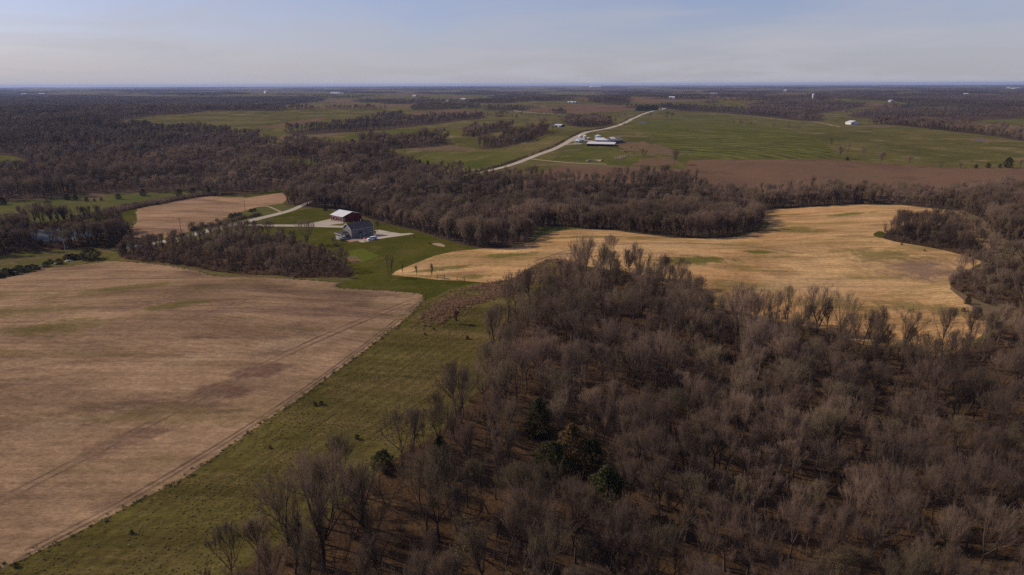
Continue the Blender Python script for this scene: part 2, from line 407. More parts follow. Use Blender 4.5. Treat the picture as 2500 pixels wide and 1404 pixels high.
# -- fields beyond the valley
land('green_field', 'green_pasture', [(1000, 396), (1050, 371), (1200, 371), (1292, 375), (1225, 414), (1140, 412)], 0)
land('dry_meadow', 'dry_grass', [(985, 360), (1050, 352), (1170, 361), (1160, 369), (1000, 368)])
land('ploughed_field', 'ploughed', [(1680, 392), (1760, 389), (2050, 392), (2200, 402), (2350, 411), (2700, 414), (2700, 478), (1740, 472), (1690, 446), (1600, 442), (1500, 452), (1400, 440), (1300, 438), (1345, 408), (1480, 403), (1590, 409), (1670, 413)], 0, 1)
land('tan_strip', 'dry_grass', [(1940, 417), (2040, 421), (2120, 427), (2200, 436), (2110, 431), (2030, 425)])
land('ploughed_field', 'ploughed', [(1540, 403), (1570, 388), (1640, 386), (1660, 398), (1600, 406)], 0)
land('bare_ground', 'bare_soil', [(1498, 353), (1520, 346), (1560, 349), (1580, 345), (1615, 358), (1632, 371), (1600, 374), (1575, 380), (1548, 370), (1520, 368)], 0, 5)
land('bare_ground', 'dry_grass', [(1585, 352), (1620, 350), (1668, 372), (1650, 380), (1600, 378)], 0, 5)
land('farm_pasture', 'green_pasture', [(1330, 402), (1368, 376), (1430, 361), (1500, 361), (1535, 380), (1565, 388), (1540, 404), (1400, 401)], 0)
land('dry_verge', 'dry_grass', [(1290, 405), (1370, 396), (1450, 401), (1560, 408), (1450, 409), (1360, 404)])
land('wheat_field', 'wheat', [(1530, 300), (1640, 287), (1700, 281), (1800, 284), (1790, 302), (1900, 311), (2000, 340), (2036, 365), (2042, 387), (1900, 391), (1690, 387), (1640, 362), (1580, 340)], 1, 1)
land('ploughed_field', 'ploughed', [(1272, 272), (1300, 264), (1380, 262), (1400, 253), (1500, 256), (1552, 266), (1510, 272), (1390, 277)], 0, 2)
land('ploughed_field', 'ploughed', [(1508, 242), (1530, 237), (1600, 239), (1662, 246), (1600, 251), (1530, 251)], 0, 2)
land('ploughed_field', 'ploughed', [(1000, 276), (1100, 267), (1180, 272), (1190, 279), (1100, 280), (1000, 286)], 0, 2)
land('ploughed_field', 'ploughed', [(680, 302), (800, 284), (792, 292), (700, 308), (600, 314)], 1, 2)
land('ploughed_field', 'dry_grass', [(700, 333), (800, 326), (900, 311), (940, 310), (890, 320), (830, 330), (760, 338)], 1, 2)
land('green_field', 'green_pasture', [(830, 334), (900, 318), (1050, 316), (1130, 318), (1120, 330), (960, 340), (880, 345)], 1, 2)
land('bare_ground', 'bare_soil', [(2095, 306), (2140, 305), (2180, 312), (2140, 313)])
land('bare_ground', 'bare_soil', [(2350, 340), (2390, 335), (2420, 340), (2435, 346), (2400, 347)])
land('pond', 'water', [(2372, 340), (2400, 339), (2412, 342), (2390, 344)])
land('pond', 'water', [(1553, 298), (1570, 296), (1585, 299), (1565, 301)])
land('green_field', 'green_pasture', [(2180, 297), (2300, 297), (2420, 290), (2600, 288), (2600, 322), (2480, 318), (2330, 306)], 1, 2)
# -- near ground
WOOD['pond'] = land('woodland_floor', 'leaf_litter', [(-250, 670), (0, 622), (100, 612), (200, 606), (290, 605), (330, 588), (320, 566), (270, 545), (180, 540), (80, 548), (0, 560), (-250, 590)], 1, 1)
land('pond', 'water', [(62, 566), (130, 556), (200, 549), (285, 545), (292, 552), (262, 572), (200, 583), (130, 590), (80, 589)])
F1 = land('stubble_field', 'stubble_mid', [(334, 505), (400, 498), (440, 488), (500, 478), (560, 482), (620, 478), (690, 470), (702, 480), (690, 497), (640, 503), (600, 513), (520, 547), (450, 569), (380, 583), (306, 577), (312, 560), (334, 545)], 0, .5)
land('grass_corner', 'lawn', [(200, 528), (331, 504), (332, 540), (250, 548)], 0)
land('grass_corner', 'lawn', [(590, 480), (690, 460), (694, 469), (600, 483)], 0)
land('road_bank', 'meadow', [(600, 513), (640, 503), (690, 497), (710, 507), (712, 512), (650, 525), (600, 538), (500, 562), (440, 576), (450, 569), (520, 547)], 0)
land('lawn', 'lawn', [(612, 549), (712, 516), (770, 508), (812, 514), (822, 530), (790, 537), (740, 547)], 0)
LAWN = land('lawn', 'lawn', [(597, 553), (740, 553), (845, 556), (850, 530), (895, 534), (950, 548), (1020, 565), (1080, 585), (1130, 598), (1170, 607), (1110, 614), (1060, 625), (1000, 648), (962, 664), (955, 673), (1060, 681), (1175, 688), (1100, 706), (1060, 725), (1036, 736), (1029, 717), (940, 709), (830, 704), (815, 696), (860, 686), (872, 672), (850, 640), (800, 610), (740, 590), (660, 575), (597, 562)], 0, .3)
WOOD['draw'] = land('woodland_floor', 'leaf_litter', [(285, 632), (300, 612), (420, 594), (520, 582), (600, 574), (680, 580), (760, 600), (838, 635), (862, 662), (858, 678), (800, 680), (700, 677), (600, 669), (480, 656), (380, 641)], 1, .8)
F3 = land('stubble_field', 'stubble_left', [(-320, 760), (-100, 700), (0, 681), (100, 656), (270, 637), (330, 640), (480, 661), (620, 676), (750, 684), (833, 690), (816, 696), (832, 704), (940, 709), (1030, 717), (1034, 734), (1000, 770), (900, 850), (750, 960), (600, 1062), (450, 1168), (300, 1243), (150, 1320), (0, 1390), (-150, 1470), (-700, 1800), (-1400, 1500), (-1200, 1000)], 0, .35)
GRASS = land('grass_strip', 'rough_grass', [(1034, 734), (1000, 770), (900, 850), (750, 960), (600, 1062), (450, 1168), (300, 1243), (150, 1320), (0, 1390), (-150, 1470), (-700, 1800), (500, 1800), (1000, 1250), (1130, 1060), (1260, 900), (1300, 760), (1400, 660), (1180, 690), (1100, 706), (1060, 725)], 0, .35)
land('rough_margin', 'dry_grass', [(2330, 508), (2400, 535), (2520, 590), (2620, 700), (2560, 800), (2440, 850), (2300, 730), (2330, 660), (2430, 645), (2390, 580), (2340, 540)], 1, 1)
F2 = land('stubble_field', 'stubble_right', [(957, 671), (966, 662), (1000, 648), (1060, 625), (1110, 614), (1170, 607), (1240, 604), (1300, 590), (1330, 570), (1380, 558), (1500, 563), (1560, 571), (1640, 581), (1740, 582), (1800, 578), (1868, 560), (1880, 547), (1856, 530), (1850, 513), (1900, 511), (2000, 504), (2080, 499), (2200, 501), (2330, 513), (2370, 535), (2420, 600), (2400, 640), (2330, 680), (2320, 705), (2370, 745), (2410, 785), (2400, 820), (2310, 872), (2200, 866), (2100, 838), (2000, 803), (1900, 786), (1800, 764), (1700, 742), (1620, 692), (1560, 668), (1480, 657), (1400, 645), (1340, 632), (1290, 655), (1250, 682), (1200, 690), (1175, 689), (1060, 682)], 0, .35)
land('grass_patch', 'lawn', [(2128, 572), (2150, 562), (2170, 575), (2165, 582), (2140, 580)])
land('grass_margin', 'meadow', [(1310, 548), (1340, 551), (1420, 559), (1380, 562), (1330, 572), (1300, 584)])
land('brown_grass', 'rough_grass', [(1000, 790), (1060, 745), (1130, 706), (1200, 689), (1255, 682), (1295, 652), (1345, 630), (1410, 640), (1400, 660), (1330, 700), (1250, 725), (1180, 740), (1110, 770), (1060, 800)], 1, .6)
for a_ in ([(-60, 1246), (100, 1163), (250, 1087), (480, 970), (728, 845), (900, 770), (1000, 733)], [(-60, 1262), (100, 1178), (250, 1101), (480, 983), (728, 856), (905, 778), (1004, 740)],
           [(60, 1345), (300, 1222), (600, 1045), (800, 910), (960, 786), (1024, 735)], [(30, 1372), (300, 1234), (600, 1054), (800, 918), (966, 789), (1028, 737)]):
    ribbon('wheel_track', 'track', a_, .75)
ribbon('wheel_track', 'track', [(1300, 640), (1400, 606), (1600, 592), (1800, 596), (1960, 620)], 1.0)
for o_ in (0, 9):
    ribbon('wheel_track', 'grass_track', [(1290 + o_, 742), (1225 + o_, 800), (1165 + o_ * 1.3, 872), (1100 + o_ * 1.5, 930), (1000 + o_ * 1.7, 1000), (880 + o_ * 1.9, 1085), (740 + o_ * 2.2, 1190)], .42)
ribbon('wheel_track', 'grass_track', [(1100, 815), (1000, 890), (860, 985), (700, 1090), (500, 1215)], .5)
WOOD['hill'] = land('woodland_floor', 'leaf_litter', [(420, 1700), (520, 1440), (680, 1330), (800, 1270), (900, 1185), (975, 1110), (1060, 1070), (1140, 990), (1190, 930), (1215, 850), (1222, 800), (1260, 750), (1330, 695), (1400, 655), (1480, 657), (1560, 668), (1620, 692), (1700, 742), (1800, 764), (1900, 786), (2000, 803), (2100, 838), (2200, 866), (2310, 872), (2400, 830), (2460, 790), (2700, 720), (3100, 900), (3100, 1800)], 1, .6)
WOOD['clump'] = land('woodland_floor', 'leaf_litter', [(2150, 580), (2160, 566), (2210, 552), (2290, 548), (2350, 556), (2400, 600), (2440, 650), (2380, 632), (2330, 617), (2260, 602), (2190, 592)], 1, .5)
WOOD['corner'] = land('woodland_floor', 'leaf_litter', [(2310, 690), (2345, 662), (2440, 655), (2560, 600), (2800, 640), (2800, 720), (2560, 760), (2450, 756), (2390, 735), (2345, 714)], 1, .5)
BRUSH = land('hedge_ground', 'leaf_litter', [(150, 542), (230, 523), (330, 500), (440, 481), (520, 471), (560, 477), (500, 479), (440, 489), (335, 508), (240, 532)], 1, .5)
# -- roads, drive, yard
ribbon('lane', 'dry_grass', [(-300, 690), (-100, 655), (0, 640), (100, 629), (200, 618), (300, 606), (330, 601.5)], 2.6)
ROADC = ribbon('gravel_road', 'gravel', [(300, 606), (330, 601.5), (380, 594), (440, 581), (500, 566), (560, 551), (600, 541.5), (650, 529), (690, 519), (712, 513), (735, 502), (765, 488), (820, 474), (900, 461), (1000, 448), (1120, 432), (1226, 411), (1280, 391), (1330, 372), (1370, 355.5), (1400, 339), (1430, 323), (1460, 317), (1490, 313.5), (1510, 306), (1535, 295), (1560, 282), (1580, 274), (1612, 268)], [5, 6.5, 7, 7, 4, 4, 8, 9, 10, 10, 10])
ribbon('gravel_road', 'gravel', [(1400, 280), (1330, 277), (1270, 273), (1250, 269), (1265, 266), (1290, 262), (1330, 260)], 9)
ribbon('farm_track', 'gravel', [(1378, 353), (1400, 351), (1420, 351)], 5)
ribbon('farm_track', 'gravel', [(1392, 344), (1410, 343), (1440, 344), (1452, 345)], 8)
ribbon('farm_track', 'sand', [(1297, 388), (1340, 393), (1400, 398), (1480, 401)], 3.5)
ribbon('farm_track', 'sand', [(1780, 281), (1900, 290), (2010, 299), (2050, 310)], 5)
ribbon('field_track', 'sand', [(690, 519), (670, 510), (654, 503), (620, 505)], 2.2)
land('driveway', 'gravel', [(597, 547), (650, 548), (740, 548), (775, 541.5), (818, 531.5), (838, 541.5), (838, 545), (812, 548), (805, 550), (852, 552), (850, 556), (740, 553), (640, 552.5), (600, 551)], 0, .2)
land('driveway', 'gravel', [(895, 563), (927, 561), (958, 567), (980, 570), (1002, 569), (1012, 571), (976, 576), (923, 584), (895, 591), (882, 592), (870, 587), (880, 576), (905, 573)], 0, .2)
land('brick_terrace', 'terrace', [(832, 577), (858, 582), (888, 579), (892, 583), (873, 588), (853, 591.5)], 0, .02)
land('vegetable_plot', 'garden_green', [(844, 614), (885, 606.5), (926, 624), (887, 640)], 0, .05)
land('garden_soil', 'bare_soil', [(842, 627), (865, 621), (886, 639), (861, 642.5)], 0, .05)
land('sand_patch', 'sand', [(1051, 595), (1070, 592), (1090, 600), (1080, 603.5)])

# -- far mosaic of woods and fields towards the horizon
FW = []
def farwood(px, s=1): FW.append(land('woodland_floor', 'far_floor', px, s, 2)); return FW[-1]
for q in ([(860, 246), (970, 243), (976, 250), (870, 252)],
          [(690, 322), (740, 318), (840, 302), (900, 292), (960, 280), (985, 283), (1000, 292), (1100, 283), (1180, 281), (1186, 289), (1100, 297), (980, 313), (900, 321), (800, 326), (720, 330)],
          [(868, 352), (960, 343), (1060, 337), (1096, 347), (1090, 357), (1000, 363), (900, 367)],
          [(1130, 327), (1180, 322), (1250, 306), (1252, 313), (1185, 332), (1132, 334)],
          [(1165, 358), (1240, 340), (1335, 316), (1343, 326), (1290, 346), (1220, 361), (1175, 365)],
          [(1376, 296), (1400, 290), (1482, 292), (1498, 304), (1450, 311), (1400, 309)],
          [(1120, 248), (1200, 244), (1372, 238), (1374, 244), (1200, 252)],
          [(1430, 241), (1500, 237), (1542, 246), (1532, 257), (1460, 256)],
          [(1530, 236), (1600, 231), (1720, 234), (1740, 240), (1600, 238)],
          [(1620, 268), (1700, 273), (1800, 278), (1900, 289), (2010, 297), (2010, 288), (1900, 278), (1850, 268), (1800, 270), (1700, 265)],
          [(1832, 264), (1850, 253), (1990, 250), (2120, 256), (2100, 263), (2000, 277), (1900, 287), (1840, 276)],
          [(2110, 303), (2200, 306), (2300, 319), (2400, 329), (2500, 347), (2700, 365), (2700, 340), (2480, 326), (2350, 312), (2200, 300)],
          [(2150, 291), (2280, 297), (2350, 298), (2420, 291), (2500, 288), (2700, 286), (2700, 236), (2300, 234), (2000, 233), (1900, 237), (1950, 241), (2150, 245), (2250, 254), (2180, 262), (2100, 272), (2060, 285)],
          [(1000, 263), (1060, 256), (1170, 258), (1175, 265), (1080, 268), (1010, 270)],
          [(1205, 281), (1230, 279), (1236, 283), (1210, 286)], [(1345, 275), (1380, 272), (1385, 278), (1350, 279)]):
    farwood(q)
for q in ([(2350, 258), (2440, 254), (2500, 257), (2420, 261)], [(2250, 275), (2320, 272), (2340, 277), (2270, 280)],
          [(2040, 247), (2120, 244), (2130, 248), (2060, 250)], [(2200, 262), (2290, 258), (2300, 264), (2230, 267)]):
    land('far_pasture', 'green_pasture', q, 1, 2)
rg = np.random.default_rng(11)
def patch(xx, yy, w, h, n=8):
    an = np.linspace(0, 2 * PI, n, endpoint=False) + .3; rr = rg.uniform(.7, 1.15, n); sk = rg.uniform(-.5, .5)
    return [(xx + w / 2 * r_ * math.cos(a) + sk * h * 6 * math.sin(a), yy + h / 2 * r_ * math.sin(a) + (xx - 1250) * -.003) for a, r_ in zip(an, rr)]
for i in range(70):      # ploughed, dry and greener fields on the far farmland
    yy = rg.uniform(217, 262); xx = rg.uniform(500, 2450); sc_ = (yy - 206) / 30
    k = rg.random(); q = patch(xx, yy, rg.uniform(60, 170) * (.6 + .5 * sc_), rg.uniform(2.2, 6.5) * sc_, 5)
    land('far_field', 'ploughed' if k < .5 else ('dry_grass' if k < .65 else 'green_pasture'), q, 0, 2)
for i in range(120):     # copses and tree belts between them
    yy = rg.uniform(216, 268); xx = rg.uniform(480, 1950); sc_ = (yy - 206) / 30
    if (1270 < xx < 1560 and yy > 250) or (1500 < xx < 1670 and 236 < yy < 252): continue
    farwood(patch(xx, yy, rg.uniform(30, 190) * (.5 + .4 * sc_), rg.uniform(.8, 2.8) * sc_))
for i in range(330):
    yy = 211.5 + 40 * rg.random() ** 1.7
    xx = rg.uniform(-250, 2750)
    if 470 < xx < 1900 and yy > 232: continue
    w = rg.uniform(50, 260); h = (.7 + (yy - 208) * .10) * rg.uniform(.6, 1.5)
    k = rg.random(); pw = .86 if xx < 560 else (.74 if xx > 1850 else .60); q = patch(xx, yy, w, h, 9)
    if k < pw: farwood(q)
    elif k < pw + (1 - pw) * .45: land('far_field', 'ploughed', q, 0, 2)
    elif k < pw + (1 - pw) * .6: land('far_field', 'dry_grass', q, 0, 2)
    else: land('far_pasture', 'green_pasture', q, 0, 2)

# -- field materials that need world directions
def wdir(a, b):
    p, q = G1(*a), G1(*b); return math.atan2(q[1] - p[1], q[0] - p[0])
OLG, DRK, PLE = (.110, .092, .026), (.118, .068, .048), (.315, .215, .125)
GRN, OLV, MAU, PAL = (.085, .088, .016), (.150, .118, .038), (.165, .105, .075), (.47, .31, .155)
ROW = wdir((614, 900), (689, 916)); TRAM = wdir((100, 1164), (728, 843))
stubble_mat('stubble_left', ROW, TRAM, (.285, .182, .102), (.215, .136, .078), (.125, .076, .052), (.125, .094, .030), 2.6, .55, .16, False, .5,
    [(330, 700, 26, 9, .3, OLG, .7), (120, 800, 20, 10, .3, OLG, .65), (60, 760, 30, 10, .2, OLG, .5), (420, 745, 14, 5, .6, OLG, .7), (520, 700, 16, 5, .3, OLG, .5), (860, 745, 11, 6, .5, DRK, .7), (690, 850, 12, 4, .7, DRK, .65), (640, 905, 9, 5, .5, DRK, .7),
     (520, 950, 9, 4, .6, DRK, .75), (580, 960, 6, 4, .5, DRK, .75), (740, 790, 8, 4, .5, DRK, .5), (300, 1080, 12, 5, .6, DRK, .55), (460, 880, 16, 6, .5, PLE, .5), (760, 830, 20, 7, .6, PLE, .6), (150, 1040, 14, 7, .5, PLE, .4), (950, 735, 10, 6, .5, PLE, .5)])
stubble_mat('stubble_right', wdir((1200, 640), (1800, 600)), wdir((1500, 700), (2300, 760)), (.460, .285, .128), (.365, .205, .085), (.225, .128, .064), (.150, .120, .030), 2.0, .60, .14, True, .5,
    [(1690, 635, 26, 8, .1, GRN, .85), (1860, 615, 12, 3.5, .0, GRN, .9), (1950, 560, 18, 20, .4, GRN, .6), (2080, 522, 26, 9, .2, GRN, .8), (2160, 625, 22, 14, -.3, OLV, .8), (1450, 578, 30, 7, 0, GRN, .6), (1240, 622, 20, 6, .1, GRN, .7),
     (1110, 652, 12, 5, .2, GRN, .7), (1830, 696, 22, 7, -.1, OLV, .6), (2240, 750, 20, 8, -.3, OLV, .7), (2260, 660, 26, 18, -.2, MAU, .75), (1980, 700, 34, 16, 0, PAL, .5), (1600, 600, 40, 9, 0, PAL, .5), (2140, 560, 26, 12, 0, PAL, .45), (1400, 620, 24, 6, .5, MAU, .5), (1160, 675, 10, 4, .1, GRN, .7), (1030, 662, 9, 3, .2, GRN, .7)])
stubble_mat('stubble_mid', wdir((340, 540), (690, 490)), wdir((340, 540), (690, 490)), (.320, .196, .112), (.265, .162, .094), (.165, .108, .078), (.14, .115, .05), 2.2, .3, .3)
stubble_mat('weedy', wdir((1200, 640), (1800, 600)), wdir((1500, 700), (2300, 760)), (.230, .165, .062), (.120, .110, .026), (.30, .185, .085), (.080, .085, .015), 2.0, .9, .1, True)
stubble_mat('track', TRAM, TRAM, (.175, .115, .070), (.140, .092, .058), (.105, .070, .050), (.11, .085, .03), 2.0, .3, .1)
stubble_mat('rough_grass', TRAM, TRAM, (.092, .075, .020), (.126, .098, .032), (.066, .056, .015), (.145, .096, .040), 3.0, .6, .08)
stubble_mat('wheat', wdir((1750, 388), (1770, 330)), wdir((1600, 300), (2000, 360)), (.078, .079, .021), (.102, .095, .027), (.068, .069, .019), (.125, .102, .035), 19.0, .4, .85, True, 0.0, (), 1.2)

# -- build the ground: one triangulated sheet, split along the outlines
rng = np.random.default_rng(3)
pts = []; edges = []
nr, na = 170, 250
for i, r in enumerate(np.geomspace(38, 41500, nr)):
    an = np.linspace(math.radians(90 - 58), math.radians(90 + 58), na) + rng.normal(0, .0012, na)
    rr = r * (1 + rng.normal(0, .006, na))
    pts += list(zip(rr * np.cos(an), rr * np.sin(an)))
for r in np.geomspace(38, 41500, 24):
    for a in np.arange(90 + 66, 90 + 66 + 232, 8.0):
        pts.append((r * math.cos(math.radians(a)), r * math.sin(math.radians(a))))
pts.append((0.0, 0.0))
def inpoly(P, poly):
    x, y = P[:, 0], P[:, 1]; mn, mxx = poly.min(0), poly.max(0)
    c = np.zeros(len(P), bool)
    idx = np.nonzero((x >= mn[0]) & (x <= mxx[0]) & (y >= mn[1]) & (y <= mxx[1]))[0]
    if len(idx) == 0: return c
    xs, ys = x[idx], y[idx]; r = np.zeros(len(idx), bool)
    for (x0, y0), (x1, y1) in zip(poly, np.roll(poly, -1, 0)):
        if y0 == y1: continue
        t = ((y0 > ys) != (y1 > ys)) & (xs < (x1 - x0) * (ys - y0) / (y1 - y0) + x0); r ^= t
    c[idx] = r; return c
for nm, mt, w in POLY:
    o = len(pts); n = len(w); pts += [tuple(p) for p in w]; edges += [(o + i, o + (i + 1) % n) for i in range(n)]
cv_, ce_, cf_, *_ = delaunay_2d_cdt([Vector(p) for p in pts], edges, [], 0, 1e-3)
V2 = np.array([(v[0], v[1]) for v in cv_]); F3_ = np.array([f for f in cf_ if len(f) == 3])
V3 = np.column_stack([V2, Hgt(V2[:, 0], V2[:, 1])])
cen = V2[F3_].mean(1)
own = np.full(len(F3_), -1)
for i, (nm, mt, w) in enumerate(POLY): own[inpoly(cen, w)] = i
eps = .5
nz = np.column_stack([-(Hgt(V2[:, 0] + eps, V2[:, 1]) - Hgt(V2[:, 0] - eps, V2[:, 1])) / (2 * eps), -(Hgt(V2[:, 0], V2[:, 1] + eps) - Hgt(V2[:, 0], V2[:, 1] - eps)) / (2 * eps), np.ones(len(V2))])
nz /= np.linalg.norm(nz, axis=1, keepdims=True)
def sheet(name, fsel, mat):
    f = F3_[fsel]; u, inv = np.unique(f, return_inverse=True); f = inv.reshape(-1, 3)
    v = V3[u]; a, b, c = v[f[:, 0]], v[f[:, 1]], v[f[:, 2]]
    flip = np.cross(b - a, c - a)[:, 2] < 0; f[flip] = f[flip][:, ::-1]
    me = bpy.data.meshes.new(name); me.vertices.add(len(v)); me.vertices.foreach_set('co', v.ravel())
    me.loops.add(f.size); me.loops.foreach_set('vertex_index', f.ravel().astype(np.int32))
    me.polygons.add(len(f)); me.polygons.foreach_set('loop_start', np.arange(0, f.size, 3, dtype=np.int32))
    me.polygons.foreach_set('use_smooth', np.ones(len(f), bool)); me.update(); me.validate()
    me.normals_split_custom_set_from_vertices([tuple(q) for q in nz[u]])
    me.materials.append(MAT[mat]); return tag(link(name, me), kind='structure')
sheet('ground', own == -1, 'pasture')
groups = {}
for i, (nm, mt, w) in enumerate(POLY):
    # far patches of one kind form one sheet, near fields are sheets of their own
    far = np.linalg.norm(w.mean(0)) > 2500
    groups.setdefault((nm, mt, -1 if far else i), []).append(i)
for (nm, mt, k), ids in groups.items():
    s = np.isin(own, ids)
    if s.any(): sheet(nm, s, mt)
HEDGE = []
# ------------------------------------------------------------------ trees
class Geo:
    def __init__(s): s.V = []; s.F3 = []; s.F4 = []; s.n = 0
    def tube(s, P, R, k):
        P = np.asarray(P, float); n = len(P)
        d = np.gradient(P, axis=0); d /= np.linalg.norm(d, axis=1, keepdims=True) + 1e-9
        ref = np.where(np.abs(d[:, 2:3]) < .9, np.array([[0, 0, 1.0]]), np.array([[1.0, 0, 0]]))
        a = np.cross(d, ref); a /= np.linalg.norm(a, axis=1, keepdims=True); b = np.cross(d, a)
        t = 2 * PI * np.arange(k) / k
        v = P[:, None] + np.asarray(R)[:, None, None] * (np.cos(t)[None, :, None] * a[:, None] + np.sin(t)[None, :, None] * b[:, None])
        i, j = np.meshgrid(np.arange(n - 1), np.arange(k), indexing='ij')
        q = np.stack([i * k + j, i * k + (j + 1) % k, (i + 1) * k + (j + 1) % k, (i + 1) * k + j], -1).reshape(-1, 4)
        s.V.append(v.reshape(-1, 3)); s.F4.append(q + s.n); s.n += n * k
    def spikes(s, A, B, r):
        """many thin three-sided twigs from A to B"""
        A = np.asarray(A); B = np.asarray(B); m = len(A); r = np.broadcast_to(np.asarray(r, float), (m,))
        d = B - A; d = d / (np.linalg.norm(d, axis=1, keepdims=True) + 1e-9)
        ref = np.where(np.abs(d[:, 2:3]) < .9, np.array([[0, 0, 1.0]]), np.array([[1.0, 0, 0]]))
        a = np.cross(d, ref); a /= np.linalg.norm(a, axis=1, keepdims=True); b = np.cross(d, a)
        t = 2 * PI * np.arange(3) / 3
        base = A[:, None] + r[:, None, None] * (np.cos(t)[None, :, None] * a[:, None] + np.sin(t)[None, :, None] * b[:, None])
        v = np.concatenate([base, B[:, None]], 1).reshape(-1, 3)
        o = 4 * np.arange(m)[:, None, None] + np.array([[0, 1, 3], [1, 2, 3], [2, 0, 3]])[None]
        s.V.append(v); s.F3.append(o.reshape(-1, 3) + s.n); s.n += 4 * m
    def leaves(s, C, size, rng_):
        """small tilted leaf faces"""
        m = len(C); a = rng_.normal(0, 1, (m, 3)); a /= np.linalg.norm(a, axis=1, keepdims=True)
        b = np.cross(a, rng_.normal(0, 1, (m, 3))); b /= np.linalg.norm(b, axis=1, keepdims=True)
        sz = np.broadcast_to(np.asarray(size, float), (m,))[:, None]
        v = np.stack([C - a * sz, C + b * sz * .6, C + a * sz, C - b * sz * .6], 1).reshape(-1, 3)
        s.V.append(v); s.F4.append(4 * np.arange(m)[:, None] + np.arange(4)[None] + s.n); s.n += 4 * m
    def mesh(s, name, mats, split=None):
        me = bpy.data.meshes.new(name); v = np.concatenate(s.V)
        f3 = np.concatenate(s.F3) if s.F3 else np.zeros((0, 3), int); f4 = np.concatenate(s.F4) if s.F4 else np.zeros((0, 4), int)
        me.vertices.add(len(v)); me.vertices.foreach_set('co', v.ravel())
        lp = np.concatenate([f4.ravel(), f3.ravel()]).astype(np.int32)
        me.loops.add(len(lp)); me.loops.foreach_set('vertex_index', lp)
        st = np.concatenate([4 * np.arange(len(f4)), 4 * len(f4) + 3 * np.arange(len(f3))]).astype(np.int32)
        me.polygons.add(len(st)); me.polygons.foreach_set('loop_start', st); me.update(); me.validate()
        for m in mats: me.materials.append(MAT[m])
        return me

def curve(p, d, L, n, r, up=.12, wig=.16):
    P = [np.array(p, float)]; d = np.array(d, float)
    for i in range(n):
        d = d + r.normal(0, wig, 3) + np.array([0, 0, up]); d /= np.linalg.norm(d)
        P.append(P[-1] + d * L / n)
    return np.array(P)
def along(P, t):
    x = t * (len(P) - 1); i = np.minimum(x.astype(int), len(P) - 2); f = (x - i)[:, None]
    return P[i] * (1 - f) + P[i + 1] * f, (P[i + 1] - P[i]) / np.linalg.norm(P[i + 1] - P[i], axis=1, keepdims=True)
def side(d, ang, r, up=.25):
    q = r.normal(0, 1, d.shape); q -= (q * d).sum(1, keepdims=True) * d; q /= np.linalg.norm(q, axis=1, keepdims=True)
    o = d * np.cos(ang)[:, None] + q * np.sin(ang)[:, None]; o[:, 2] += up; return o / np.linalg.norm(o, axis=1, keepdims=True)

